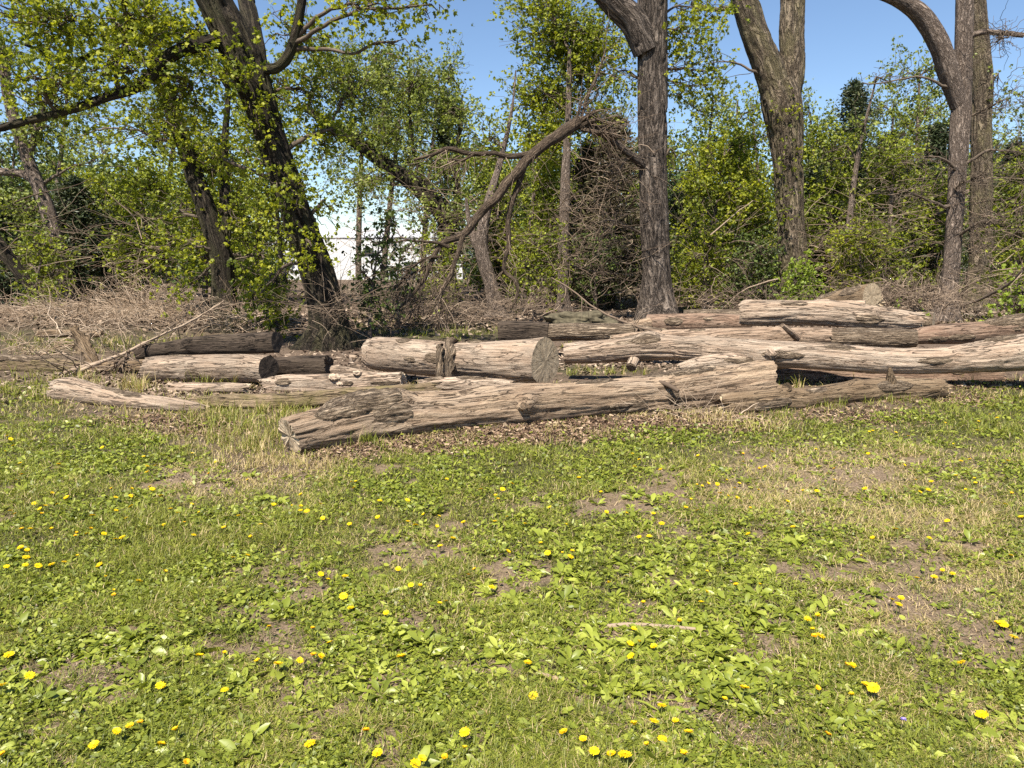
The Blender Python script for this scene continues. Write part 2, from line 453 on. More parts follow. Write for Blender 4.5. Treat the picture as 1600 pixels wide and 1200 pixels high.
PL = [(860, 960, 260, 70, 1.0), (700, 1000, 150, 60, .8), (1000, 870, 160, 60, .9), (1150, 900, 140, 60, .8), (950, 1030, 200, 60, 1.0), (1130, 1050, 150, 60, 1.0), (1080, 960, 200, 60, .9), (60, 1150, 120, 60, .7),
      (700, 1170, 120, 50, .9), (1250, 1120, 120, 50, .8), (950, 1150, 150, 60, .7), (150, 900, 160, 60, .45), (520, 930, 120, 30, .6), (60, 700, 200, 50, .45), (180, 720, 160, 40, .45), (1000, 760, 140, 30, .35),
      (200, 1010, 120, 60, .6), (850, 850, 100, 30, .5), (1330, 1030, 100, 60, .5), (1500, 1120, 120, 70, .3), (330, 1000, 160, 60, .35), (1480, 780, 60, 20, .5), (1420, 1170, 140, 40, .5), (550, 1040, 90, 60, .4), (100, 1080, 100, 50, .5),
      (250, 1100, 120, 60, .5), (450, 1160, 100, 50, .35)]
def rosette_zone(px, py):
    r = np.zeros_like(px)
    for cx, cy, rx, ry, w in PL:
        if w >= .7: r = r + w * blob(px, py, cx, cy, rx, ry)
    return np.clip(r, 0, 1)
def masks(x, y):
    """soil bareness 0..1, dryness 0..1, zone (1 lawn, 0 woodland side)"""
    px, py = proj(x, y)
    n = fbm(x * 1.7, y * 1.7, seed=3, o=4)
    n2 = fbm(x * 7, y * 7, seed=8, o=3)
    b = np.interp(px, BX, BY) + n * 14 + n2 * 8
    lawn = sstep(-8, 10, py - b)
    behind = y < 1.2
    lawn = np.where(behind, 1.0, lawn)
    soil = np.zeros_like(px)
    for cx, cy, rx, ry, w in SOIL:
        soil = soil + w * blob(px, py, cx, cy, rx, ry)
    soil = soil - .35 * np.exp(-((py - b - 40) / 45) ** 2)
    soil = soil + .20 * rosette_zone(px, py)
    soil = sstep(0.22, 0.52, soil * 0.68 + n * 0.62 + n2 * 0.95)
    dry = np.zeros_like(px)
    for cx, cy, rx, ry, w in DRY:
        dry = dry + w * blob(px, py, cx, cy, rx, ry)
    dry = dry - .25 * np.exp(-((py - b - 30) / 40) ** 2) * (px > 480) - .3 * blob(px, py, 180, 700, 220, 40)
    dry = np.clip(dry * 0.9 + n * 0.35 + 0.10, 0, 1)
    # woodland side
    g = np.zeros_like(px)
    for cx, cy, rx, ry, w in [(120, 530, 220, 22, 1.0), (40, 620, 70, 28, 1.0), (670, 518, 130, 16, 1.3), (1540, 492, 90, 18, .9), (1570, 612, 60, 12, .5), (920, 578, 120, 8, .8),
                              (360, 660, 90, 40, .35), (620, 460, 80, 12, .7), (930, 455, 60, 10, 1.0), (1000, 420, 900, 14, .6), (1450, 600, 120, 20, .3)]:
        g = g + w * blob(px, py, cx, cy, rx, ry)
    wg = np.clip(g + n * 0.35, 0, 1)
    return soil, dry, lawn, wg, px, py
def gz(x, y):
    x = np.asarray(x, float); y = np.asarray(y, float)
    px, py = proj(x, y)
    z = 0.022 * fbm(x * 0.9, y * 0.9, seed=40, o=3) + 0.008 * fbm(x * 6, y * 6, seed=41, o=3)
    b = np.interp(px, BX, BY)
    m = np.exp(-((py - (b - 14)) / 16) ** 2) * (y > 3) * (y < 12)
    z = z + m * (0.025 + 0.03 * fbm(x * 8, y * 8, seed=42, o=3))
    far = sstep(14, 30, y)
    return z * (1 + far * 1.5)

# ---- ground sheet
def axis(a, b, step, out, k):
    v = list(np.arange(a, b + 1e-6, step))
    s = step; hi = b
    while hi < out:
        s *= k; hi += s; v.append(hi)
    s = step; lo = a
    while lo > -out:
        s *= k; lo -= s; v.insert(0, lo)
    return np.array(v)
gx = axis(-9, 10, 0.06, 600, 1.16); gy = axis(0.5, 15, 0.06, 600, 1.16)
GX, GY = np.meshgrid(gx, gy)
soil, dry, lawn, wg, ppx, ppy = masks(GX, GY)
ni, nj = GX.shape
ii = np.arange(ni - 1)[:, None]; jj = np.arange(nj - 1)[None]
a_ = ii * nj + jj
gf = np.stack([a_, a_ + 1, a_ + nj + 1, a_ + nj], -1).reshape(-1, 4)
mg, nt, b = nodes("soil_and_thatch")
geo = nd(nt, "ShaderNodeNewGeometry").outputs["Position"]
n1 = noise(nt, geo, 45.0, 6, 0.7); n2 = noise(nt, geo, 9.0, 5, 0.65); n3 = noise(nt, scaled(nt, geo, (90, 40, 90)), 1.0, 4, 0.7)
soilc = ramp(nt, n1, [(0.3, (.085, .055, .038)), (0.5, (.19, .13, .09)), (0.72, (.34, .245, .17))])
thatch = ramp(nt, n3, [(0.3, (.09, .07, .04)), (0.5, (.22, .165, .10)), (0.7, (.40, .31, .21))])
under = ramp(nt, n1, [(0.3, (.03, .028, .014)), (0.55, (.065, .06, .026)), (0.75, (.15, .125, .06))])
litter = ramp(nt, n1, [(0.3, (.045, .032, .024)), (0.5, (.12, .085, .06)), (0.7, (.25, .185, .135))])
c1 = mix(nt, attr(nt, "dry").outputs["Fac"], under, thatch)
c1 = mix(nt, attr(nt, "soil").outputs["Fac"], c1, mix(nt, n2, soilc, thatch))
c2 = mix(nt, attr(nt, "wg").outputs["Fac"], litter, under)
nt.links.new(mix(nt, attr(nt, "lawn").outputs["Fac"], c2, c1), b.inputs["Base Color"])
bump(nt, b, mathn(nt, 'ADD', n1, n3), 0.9, 0.02)
b.inputs["Roughness"].default_value = 0.95
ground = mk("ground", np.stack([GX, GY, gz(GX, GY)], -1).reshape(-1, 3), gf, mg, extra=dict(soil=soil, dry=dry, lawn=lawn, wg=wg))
tag(ground, kind="structure")

# ------------------------------------------------------------------ logs
def log_disp(seed, rough, knots, flute, fine=0.010):
    def d(S, A, R):
        y = R * np.cos(A); z = R * np.sin(A)
        r = R * (1 + rough * fbm(S * 1.4, y * 4, z * 4, seed, 3) + flute * np.sin(3 * A + 1.5 * vn(S * .7, S * 0, None, seed + 3)))
        r = r + fine * fbm(S * 2.2, y * 26, z * 26, seed + 5, 4)
        cr = np.abs(vn(S * 1.0 + .4 * vn(S * 5, y * 9, z * 9, seed + 7), y * 14, z * 14, seed + 6))
        r = r - 0.012 * (1 - sstep(0.0, 0.06, cr)) * sstep(-.1, .3, vn(S * .8, y * 3, z * 3, seed + 8))
        for (ks, ka, kw, kh) in knots:
            da = (A - math.radians(ka) + np.pi) % (2 * np.pi) - np.pi
            q = ((S - ks) / kw) ** 2 + (da * R / kw) ** 2
            r = r + kh * np.exp(-q)
        return r
    return d
def log(label, pts, mat, endmat='end', seed=1, rough=.07, knots=(), flute=.03, jag=(0, 0), ends=(1, 1), bark=(), barkmat='logbark', stubs=(),
        group=None, name="log", cat="log", tilt=(0, 0), nseg=84, ds=0.018, fine=0.010):
    """pts: (px,py,Y,radius px) left to right in the photo; world positions come from the viewing ray at distance Y"""
    P = np.array([W(p[0], p[1], p[2]) for p in pts]); R = np.array([p[3] * depth(p[0], p[1], p[2]) / F for p in pts])
    P[:, 2] = np.maximum(P[:, 2], R * 0.80)
    disp = log_disp(seed, rough, knots, flute, fine)
    def axd(S, A, L):
        e0 = np.exp(-(S / 0.12)); e1 = np.exp(-((L - S) / 0.12))
        nz = fbm(np.cos(A) * 2.2, np.sin(A) * 2.2, None, seed + 50, 4)
        nz2 = vn(np.cos(A) * 9, np.sin(A) * 9, None, seed + 55)
        return e0 * (jag[0] * (nz + .5 * nz2) + tilt[0] * np.cos(A)) + e1 * (jag[1] * (nz + .5 * nz2) + tilt[1] * np.cos(A))
    X, LC, s, C, T = tube(P, R, ds, nseg, UPV, disp, axd, seed * 3.1)
    base = P[len(P) // 2].copy(); base[2] = 0
    rt = thing(name, label, cat, base, group or 'weathered logs lying in the pile')
    mk("wood", X.reshape(-1, 3), grid_faces(len(s), nseg), M[mat], rt, LC.reshape(-1, 3))
    for e in (0, 1):
        k = 0 if e == 0 else -1
        ring = X[k]; lcr = LC[k]
        cen = ring.mean(0)
        mb = MB()
        fr = [1.0, .82, .6, .38, .18]
        rows = []; lr = []
        for q, f in enumerate(fr):
            rr = cen + (ring - cen) * f
            l2 = lcr.copy(); l2[:, 1:] = lcr[:, 1:] * f
            if q:
                dz = (0.004 if not jag[e] else 0.35 * jag[e]) * fbm(l2[:, 1] * 25, l2[:, 2] * 25, None, seed + 60 + e, 3) - (jag[e] * .35 * (1 - f))
                rr = rr + T[k] * (dz * (1 if e else -1))[:, None]
            rows.append(rr); lr.append(l2)
        rows = np.array(rows); lr = np.array(lr)
        n = len(fr)
        ff = grid_faces(n, nseg)
        c0 = n * nseg
        V = np.vstack([rows.reshape(-1, 3), rows[-1].mean(0)]); L_ = np.vstack([lr.reshape(-1, 3), [lr[0, 0, 0], 0, 0]])
        j = np.arange(nseg); tri = np.stack([(n - 1) * nseg + j, (n - 1) * nseg + (j + 1) % nseg, np.full(nseg, c0)], 1)
        em = endmat if isinstance(endmat, str) else endmat[e]
        mk("cut_end" if ends[e] else "broken_end", V, [ff, tri], M[em], rt, L_, smooth=False)
    rb = random.Random(seed * 13)
    auto = []
    if mat in ('tan', 'pale', 'grey', 'pink', 'red', 'brown') and s[-1] > 1.0:
        for _ in range(int(s[-1] / .9) + 1):
            q = rb.uniform(.05, s[-1] - .3); a = rb.uniform(-50, 100)
            auto.append((q, q + rb.uniform(.15, .5), a, a + rb.uniform(20, 55), rb.uniform(.006, .013)))
    for (s0, s1, a0, a1, th) in list(bark) + auto:      # plates of bark still clinging to the log
        def bd(S, A, R, s0=s0, s1=s1, a0=math.radians(a0), a1=math.radians(a1), th=th):
            r = disp(S, A, R)
            sc_, ac = (s0 + s1) / 2, (a0 + a1) / 2
            da = (A - ac + np.pi) % (2 * np.pi) - np.pi
            q = 1 - ((S - sc_) / ((s1 - s0) / 2)) ** 2 - (da / ((a1 - a0) / 2)) ** 2
            q = q + 0.45 * fbm(S * 7, A * 2.5, None, seed + 70, 4)
            bd.q = q
            furrow = np.abs(fbm(S * 4.5, R * np.cos(A) * 30, R * np.sin(A) * 30, seed + 71, 3))
            return r + th * np.clip(q * 5, -.4, 1) * (0.45 + 0.8 * sstep(0, .22, furrow))
        Xb, Lb, sb, _, _ = tube(P, R, 0.014, 110, UPV, bd, None, seed)
        fb = grid_faces(len(sb), 110)
        keep = (bd.q.reshape(-1)[fb] > -0.12).any(1)
        fb = fb[keep]
        used, inv = np.unique(fb.ravel(), return_inverse=True)
        if len(used):
            o = mk("bark_patch", Xb.reshape(-1, 3)[used], inv.reshape(-1, 4), M[barkmat], rt, Lb.reshape(-1, 3)[used])
            o["label"] = "rough furrowed bark still clinging to the bare wood"
    for (kx, ky, KY, ex, ey, EY, r0, r1) in stubs:
        A0, A1 = W(kx, ky, KY), W(ex, ey, EY)
        def sd(S, A, R): return R * (1 + .18 * fbm(np.cos(A) * 2, np.sin(A) * 2, S * 9, seed + 80, 3))
        sc1 = depth(kx, ky, KY) / F
        ref = UPV if abs((A1 - A0)[2]) < 0.8 * np.linalg.norm(A1 - A0) else FRV
        Xs, Ls, ss, _, Ts = tube(np.array([A0, (A0 + A1) / 2, A1]), [r0 * sc1, (r0 + r1) / 2 * sc1, r1 * sc1], 0.01, 20, ref, sd, None, seed)
        n = len(ss)
        cen = Xs[-1].mean(0) - Ts[-1] * r1 * sc1 * .6
        V = np.vstack([Xs.reshape(-1, 3), cen]); L_ = np.vstack([Ls.reshape(-1, 3), [ss[-1], 0, 0]])
        j = np.arange(20); tri = np.stack([(n - 1) * 20 + j, (n - 1) * 20 + (j + 1) % 20, np.full(20, n * 20)], 1)
        mk("branch_stub", V, [grid_faces(n, 20), tri], M[mat], rt, L_)
    return rt

log("long tan barkless log lying frontmost along the lawn, with a round knot mid-side",
    [(452, 683, 5.93, 29), (500, 672, 6.14, 33), (570, 659, 6.40, 39), (640, 652, 6.65, 36), (720, 645, 6.85, 34), (800, 637, 7.05, 36), (860, 634, 7.2, 33), (940, 625, 7.45, 31),
     (1030, 616, 7.7, 31), (1110, 606, 7.95, 33), (1192, 596, 8.2, 35)],
    'tan', 'end_pale', seed=2, knots=[(2.25, 75, .09, .055), (1.0, 20, .12, .04), (2.2, 115, .14, .03)], jag=(.02, .05), ends=(1, 0), tilt=(-.05, .03), flute=.06, rough=.10,
    bark=[(.2, 1.0, -5, 60, .022), (2.8, 3.3, -10, 25, .012), (3.7, 4.6, -35, 30, .016)], nseg=110, ds=0.016, fine=.024,
    stubs=[(812, 636, 6.9, 818, 634, 6.78, 8, 6)])
log("thick grey-tan log with a big round sawn end facing right, propped behind the front log",
    [(573, 549, 9.7, 20), (590, 552, 9.65, 26), (640, 556, 9.4, 28), (700, 561, 9.1, 28), (760, 564, 8.75, 30), (810, 565, 8.45, 33), (852, 565, 8.2, 36)],
    'grey', ['end_pale', 'end'], seed=3, rough=.07, flute=.04, knots=[(1.9, 45, .06, .03)], jag=(.02, 0), tilt=(0, .02), nseg=100, ds=.018)
log("short pale grey log at left with a sawn end facing right, coloured nearly black for shade",
    [(232, 577, 9.6, 19), (260, 576, 9.55, 21), (330, 575, 9.4, 22), (390, 575, 9.25, 21), (420, 577, 9.1, 21)],
    'grey', ['end_pale', 'end_dark'], seed=4, rough=.09, knots=[(.75, 70, .05, .02)], jag=(.06, 0), ends=(0, 1))  # right cut face turns from the sun; its shade is painted as dark colour
log("curved grey log flaring at its left end, lowest at the left beside the lawn",
    [(90, 612, 8.3, 17), (110, 614, 8.2, 20), (140, 622, 8.05, 18), (180, 631, 7.9, 15), (230, 636, 7.75, 13), (290, 640, 7.65, 10), (320, 643, 7.6, 6)],
    'grey', 'end', seed=5, rough=.12, jag=(.09, .08), ends=(0, 0))
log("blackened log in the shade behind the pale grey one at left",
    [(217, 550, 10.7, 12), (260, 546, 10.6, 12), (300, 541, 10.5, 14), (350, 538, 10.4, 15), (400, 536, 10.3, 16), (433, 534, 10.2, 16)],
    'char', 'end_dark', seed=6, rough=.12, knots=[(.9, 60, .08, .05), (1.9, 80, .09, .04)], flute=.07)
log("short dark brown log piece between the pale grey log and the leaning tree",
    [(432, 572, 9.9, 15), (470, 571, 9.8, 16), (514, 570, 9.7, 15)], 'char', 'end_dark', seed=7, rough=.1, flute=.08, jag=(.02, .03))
log("squared-off pale rotten log sunk in the ground left of centre, stones on top",
    [(412, 610, 8.9, 9), (450, 604, 8.8, 14), (520, 600, 8.6, 15), (580, 596, 8.5, 15), (630, 594, 8.4, 14)],
    'pale', 'end_pale', seed=8, rough=.18, flute=.12, jag=(.1, .03), ends=(0, 1))
log("flat mossy brown rotten log behind the left end of the front log",
    [(300, 640, 7.9, 7), (360, 634, 7.85, 11), (430, 628, 7.8, 12), (520, 620, 7.9, 12), (610, 613, 7.95, 10), (680, 606, 8.1, 8)],
    'mossy', 'end', seed=9, rough=.22, flute=.12, jag=(.12, .1), ends=(0, 0))
log("small pale broken log wedged under the thick grey-tan log",
    [(655, 601, 8.6, 8), (700, 600, 8.5, 10), (760, 600, 8.4, 9), (800, 602, 8.3, 8)], 'pale', 'end_pale', seed=10, rough=.2, flute=.1, jag=(.08, .08), ends=(0, 0))
log("rough rotten log at far left edge with flaking bark",
    [(-60, 573, 10.6, 9), (0, 575, 10.5, 12), (50, 577, 10.4, 12), (100, 579, 10.3, 12), (130, 580, 10.2, 9)], 'mossy', 'end', seed=11, rough=.2, flute=.12, jag=(.1, .1),
    ends=(0, 0), bark=[(.3, 1.6, -40, 60, .02)])
log("flat brown split timber left of the short pale grey log",
    [(140, 574, 10.4, 6), (180, 573, 10.3, 8), (234, 571, 10.1, 8)], 'brown', 'end_pale', seed=12, rough=.08, flute=.2, jag=(.05, .02), ends=(0, 1))
log("very long smooth pale log running out of the right edge, raised off the ground",
    [(882, 552, 9.7, 15), (920, 550, 9.65, 17), (970, 547, 9.55, 19), (1020, 542, 9.45, 21), (1080, 544, 9.35, 18), (1150, 549, 9.25, 20), (1200, 553, 9.15, 21), (1270, 556, 9.1, 21),
     (1340, 561, 9.0, 21), (1410, 564, 8.95, 20), (1480, 562, 8.9, 21), (1550, 556, 8.85, 26), (1640, 545, 8.75, 30), (1780, 525, 8.6, 33)],
    'pale', 'end_pale', seed=14, rough=.06, flute=.03, knots=[(1.1, 20, .12, .05), (2.6, 85, .07, .05), (2.0, 50, .05, .03), (1.75, -10, .1, .03), (4.7, 60, .05, .02), (5.4, 75, .05, .02)],
    nseg=100, ds=.018, stubs=[(1203, 552, 8.98, 1209, 558, 8.86, 8, 6), (992, 560, 9.45, 986, 574, 9.3, 9, 8)])
log("pale forked limb running under the long smooth log",
    [(1062, 574, 9.15, 6), (1090, 570, 9.1, 12), (1130, 566, 9.1, 14), (1180, 566, 9.15, 12), (1240, 566, 9.3, 9)], 'pale', 'end_pale', seed=15, rough=.1, jag=(.05, .02), ends=(0, 1))
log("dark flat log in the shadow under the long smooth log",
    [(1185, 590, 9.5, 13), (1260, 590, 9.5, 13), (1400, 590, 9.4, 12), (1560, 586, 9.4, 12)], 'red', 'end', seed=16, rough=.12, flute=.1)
log("pinkish barkless log in the second row behind the long smooth log",
    [(955, 533, 11.2, 9), (1010, 530, 11.1, 12), (1080, 528, 11.0, 14), (1160, 526, 10.9, 14), (1230, 525, 10.8, 14), (1296, 526, 10.7, 13)],
    'pink', 'end_pale', seed=18, rough=.08, jag=(.1, .05), ends=(0, 0), stubs=[(1246, 528, 10.6, 1222, 508, 10.4, 6, 3)])
log("dark furrowed bark log right of the pinkish one in the second row",
    [(1290, 527, 10.8, 14), (1340, 528, 10.7, 15), (1390, 529, 10.6, 15), (1432, 529, 10.5, 13)], 'logbark', 'end', seed=19, rough=.08, fine=.02)
log("red-brown log with thick grey bark at the right edge in the second row",
    [(1425, 526, 10.9, 12), (1470, 522, 10.8, 15), (1530, 519, 10.7, 17), (1600, 512, 10.6, 20), (1700, 500, 10.4, 22)], 'red', 'end', seed=20, rough=.08,
    bark=[(.95, 3.2, -40, 100, .03)], jag=(.05, 0), ends=(0, 1))
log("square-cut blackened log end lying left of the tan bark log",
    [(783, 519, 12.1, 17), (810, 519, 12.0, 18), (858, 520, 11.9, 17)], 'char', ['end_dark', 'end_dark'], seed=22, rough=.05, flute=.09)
log("tan furrowed bark log between the blackened end and the central trunk",
    [(856, 519, 11.9, 13), (900, 518, 11.8, 14), (950, 518, 11.7, 14), (1000, 520, 11.6, 12), (1040, 522, 11.5, 8)], 'logbark', 'end', seed=23, rough=.1, fine=.02, jag=(.02, .12), ends=(1, 0))
log("red-brown log with a bright sawn left end just in front of the central trunk",
    [(1012, 505, 12.9, 14), (1060, 504, 12.7, 14), (1120, 504, 12.5, 14), (1175, 506, 12.3, 13)], 'red', ['end_pale', 'end'], seed=24, rough=.07)
log("tapering tan log tip behind the tan bark log",
    [(962, 516, 12.6, 4), (990, 509, 12.7, 7), (1014, 505, 12.8, 10)], 'tan', 'end', seed=26, rough=.07)
log("pale bark log barely showing behind the red-brown sawn log",
    [(1068, 494, 13.6, 10), (1110, 494, 13.5, 11), (1180, 496, 13.4, 12)], 'logbark', 'end_pale', seed=27, rough=.07)
log("heavy weathered log on top of the right-hand pile, hollow notch in its side",
    [(1158, 490, 11.7, 18), (1185, 489, 11.6, 20), (1240, 488, 11.5, 19), (1300, 491, 11.4, 19), (1350, 495, 11.3, 18), (1400, 499, 11.2, 15), (1440, 502, 11.1, 12)],
    'grey', ['end_pale', 'end'], seed=28, rough=.10, flute=.05, knots=[(.05, 0, .1, .03), (1.2, -20, .12, .03), (1.9, 60, .07, .03)], jag=(.04, .1), ends=(1, 0), nseg=90, ds=.018, fine=.024)
log("short bark-covered log end beside the weathered top log",
    [(1408, 502, 12.0, 13), (1440, 501, 11.9, 13), (1459, 501, 11.8, 12)], 'logbark', 'end', seed=30, rough=.1)
log("tan log with a cut end pointing up right, highest of the pile",
    [(1255, 487, 13.8, 9), (1290, 476, 13.5, 14), (1330, 467, 13.1, 17), (1362, 462, 12.7, 19)], 'brown', 'end', seed=31, rough=.06, jag=(.05, 0), ends=(0, 1), tilt=(0, .04))
log("pinkish log end tucked below the highest log of the pile",
    [(1270, 486, 12.9, 9), (1310, 482, 12.7, 12), (1352, 481, 12.5, 12)], 'pink', 'end_pale', seed=32, rough=.08)
log("dark split log end right of the pinkish end in the pile",
    [(1340, 478, 13.3, 10), (1376, 474, 13.0, 10)], 'brown', 'end', seed=33, rough=.14, flute=.12, jag=(.02, .06), ends=(0, 0))
log("crooked brown log front right by the lawn with a pointed upright stub",
    [(1128, 650, 7.45, 17), (1160, 645, 7.5, 20), (1210, 637, 7.65, 20), (1260, 630, 7.8, 18), (1310, 622, 8.0, 19), (1370, 614, 8.15, 21), (1420, 609, 8.25, 19), (1474, 606, 8.3, 14)],
    'brown', 'end', seed=34, rough=.12, flute=.06, knots=[(.7, 0, .1, .04), (1.75, 10, .08, .03)], jag=(.08, .07), ends=(0, 0), nseg=90, ds=.018,
    stubs=[(1224, 622, 7.75, 1230, 604, 7.6, 9, 7), (1392, 598, 8.1, 1390, 574, 8.05, 9, 2)])
log("low brown log half sunk in the left brush beyond the grass",
    [(60, 640 - 118, 13.2, 5), (110, 521, 13.1, 6), (160, 522, 13.0, 5)], 'brown', 'end', seed=35, rough=.15, jag=(.05, .05), ends=(0, 0), nseg=30)
log("tan rotten log fragment left of the squared-off pale log",
    [(268, 612, 8.8, 7), (320, 610, 8.75, 8), (385, 606, 8.7, 7)], 'pale', 'end_pale', seed=36, rough=.25, jag=(.08, .08), ends=(0, 0), nseg=40)
log("pale splintered log tip between the dark brown piece and the thick grey-tan log",
    [(512, 579, 9.8, 8), (545, 580, 9.7, 7), (590, 586, 9.5, 4)], 'grey', 'end', seed=37, rough=.2, jag=(.02, .08), ends=(1, 0), nseg=40)

# bark strip hanging over the big log
def strip(label, pts, wid, mat, seed, name="bark_strip", th=.012, ref=None):
    P = np.array([W(*p) for p in pts]); C, r, s = resample(P, wid, .012)
    T, n1, n2 = frames(C, FRV if ref is None else ref)
    k = 15
    w = np.linspace(-1, 1, k)
    S = np.repeat(s[:, None], k, 1); Wd = np.repeat(w[None], len(s), 0)
    ed = 1 + .8 * fbm(S * 14, Wd * 0 + np.sign(Wd) * 4, None, seed, 4)
    lift = .03 * fbm(S * 8, Wd * 5, None, seed + 2, 4) + .008 * (1 - Wd ** 2)
    top = C[:, None] + n2[:, None] * (Wd * r[:, None] * ed)[..., None] + n1[:, None] * lift[..., None]
    bot = top - n1[:, None] * th
    V = np.concatenate([top, bot[:, ::-1]], 1)
    n = 2 * k
    LC = np.stack([np.repeat(s[:, None], n, 1), np.concatenate([Wd * .1, Wd[:, ::-1] * .1], 1), np.zeros((len(s), n))], -1)
    caps = [np.array([list(range(n))[::-1]]), np.array([[(len(s) - 1) * n + q for q in range(n)]])]
    base = P.mean(0); base[2] = P[:, 2].min()
    o = mk(name, V.reshape(-1, 3) , [grid_faces(len(s), n)] + caps, M[mat], None, LC.reshape(-1, 3))
    o.location = (0, 0, 0)
    return tag(o, label, "bark")
strip("ragged grey-brown bark strap draped over the thick grey-tan log", [(712, 538, 9.1), (706, 541, 8.85), (702, 556, 8.72), (700, 575, 8.72), (700, 602, 8.6)], [.05, .08, .075, .05, .02], 'logbark', 1)
strip("thin bark sliver hanging beside the draped strap", [(692, 538, 9.1), (687, 546, 8.82), (685, 575, 8.72), (686, 603, 8.6)], [.03, .04, .04, .03], 'logbark', 4)
strip("curled slab of loose bark wedged where the thick log meets the front log", [(800, 598, 7.75), (825, 603, 7.55), (850, 602, 7.4)], [.05, .08, .04], 'logbark', 7, ref=UPV)
strip("loose flake of dark bark on top of the front log right of the wedged slab", [(850, 604, 7.3), (880, 601, 7.35), (905, 597, 7.45)], [.03, .06, .02], 'logbark', 9, ref=UPV)
strip("jagged brown broken board leaning up at far left", [(150, 585, 10.3), (142, 560, 10.3), (128, 535, 10.35), (112, 512, 10.4)], [.13, .12, .11, .05], 'brown', 12, "broken_board", .035)

def stick(name, label, cat, paths, mat, nseg=7, group=None, seed=0, tw=None):
    """a branch: list of [(px,py,Y,rpx)...]; first is the main stem; tw = (n, length) side twigs"""
    rng = np.random.default_rng(seed + 500)
    mb = MB(); tm = MB(); first = None
    for pth in paths:
        P = np.array([W(p[0], p[1], p[2]) for p in pth]); R = np.array([max(p[3] * depth(p[0], p[1], p[2]) / F, .003) for p in pth])
        P[:, 2] = np.maximum(P[:, 2], R)
        C, r, s = resample(P, R, .05 if R.max() > .02 else .04)
        C = C + np.stack([fbm(s * 3, s * 0 + k * 9, None, seed + k, 3) for k in range(3)], 1) * (r[:, None] * .5 + .008)
        if first is None: first = C[0]
        if r.max() > .07:
            m_ = np.abs((C[-1] - C[0]) / np.linalg.norm(C[-1] - C[0])); rf = FRV if m_[1] < .8 else UPV
            Xq, Lq, sq, _, _ = tube(C[::3] if len(C) > 9 else C, r[::3] if len(C) > 9 else r, .035, 28, rf, bark_disp(seed, .02), None, seed)
            mb.add(Xq.reshape(-1, 3), grid_faces(len(sq), 28), Lq.reshape(-1, 3), rng.random())
        else:
            thin_tube(mb, C, r * (1 + .15 * vn(s * 12, s * 0, None, seed)), nseg, rng.random())
        if tw:
            for _ in range(int(tw[0])):
                i = rng.integers(len(C) // 5, len(C)) if len(C) > 5 else 0
                d = rng.normal(size=3); d /= np.linalg.norm(d); d = d + (C[-1] - C[0]) / np.linalg.norm(C[-1] - C[0]) * .8; d[2] -= tw[2] if len(tw) > 2 else 0
                d /= np.linalg.norm(d); L = tw[1] * rng.uniform(.3, 1)
                q = [C[i]]
                for _k in range(5):
                    d = d + rng.normal(size=3) * .22; d /= np.linalg.norm(d); q.append(q[-1] + d * L / 5)
                q = np.array(q); q[:, 2] = np.maximum(q[:, 2], .01)
                thin_tube(tm, q, np.linspace(min(r[i] * .5, .010), .0025, 6), 3, rng.random())
    if tm.n:
        base = first.copy(); base[2] = max(0, base[2] - .02)
        rt = thing(name, label, cat, base, group)
        mb.build("stem", M[mat], rt); tm.build("twigs", M['twig_pale'] if mat == 'twig_pale' else M['twig_brown'], rt)
        return rt
    o = mb.build(name, M[mat]); return tag(o, label, cat, group)

stick("fallen_branch", "long bleached fallen branch slanting up over the dark logs at left", "branch",
      [[(110, 592, 9.9, 2.8), (160, 566, 10.1, 3.0), (210, 545, 10.4, 2.4), (260, 520, 10.9, 1.7), (310, 495, 11.6, 1.6), (350, 470, 12.2, .9)],
       [(160, 566, 10.1, 4), (130, 575, 10.0, 4), (90, 592, 9.8, 3)], [(205, 546, 10.4, 3), (196, 560, 10.2, 2), (180, 575, 10.1, 2)]], 'twig_brown', seed=1, tw=(34, .9, .1))
stick("fallen_branch", "thin dead branch lying flat on the front log right of centre", "branch",
      [[(1030, 596, 7.55, 3), (1046, 603, 7.5, 4), (1060, 612, 7.42, 3)], [(1040, 599, 7.52, 2), (1055, 596, 7.5, 2)]], 'twig_brown', seed=2)
stick("fallen_branch", "curved white dead branch sloping down behind the tan bark log", "branch",
      [[(862, 434, 13.5, .8), (890, 450, 13.2, 1.1), (925, 478, 12.8, 1.4), (960, 497, 12.2, 1.7), (1000, 512, 11.4, 1.9), (1035, 517, 11.0, 1.6)]], 'twig_brown', seed=3, tw=(14, .6))
stick("fallen_branch", "curved bare branch resting on the ground right of the twin trunks", "branch",
      [[(1500, 478, 16, 2), (1545, 462, 15.5, 2.6), (1580, 440, 15, 2.5), (1620, 395, 14.5, 2)]], 'twig', seed=4, tw=(10, .8))
stick("stick", "pale bare stick lying among plantain weeds bottom centre-right", "stick",
      [[(938, 1096, 3.03, 3), (975, 1095, 3.03, 4), (1010, 1096, 3.03, 3.4), (1080, 1103, 3.0, 2.6)]], 'twig_brown', seed=5)
stick("stick", "short whitish stick at the bottom edge right of centre", "stick", [[(838, 1186, 2.65, 5), (868, 1196, 2.61, 6), (900, 1208, 2.57, 4)]], 'twig_pale', seed=6)
stick("stick", "small grey bent twig in the lawn at left", "stick", [[(75, 720, 5.6, 1.2), (82, 727, 5.6, 1.2), (76, 733, 5.5, 1)]], 'twig_pale', seed=7)
strip("flat grey-brown bark chip lying in the lawn left of centre", [(474, 889, 4.42), (505, 890, 4.40), (538, 893, 4.38)], [.02, .026, .02], 'logbark', 21, "bark_chip", .006, UPV)

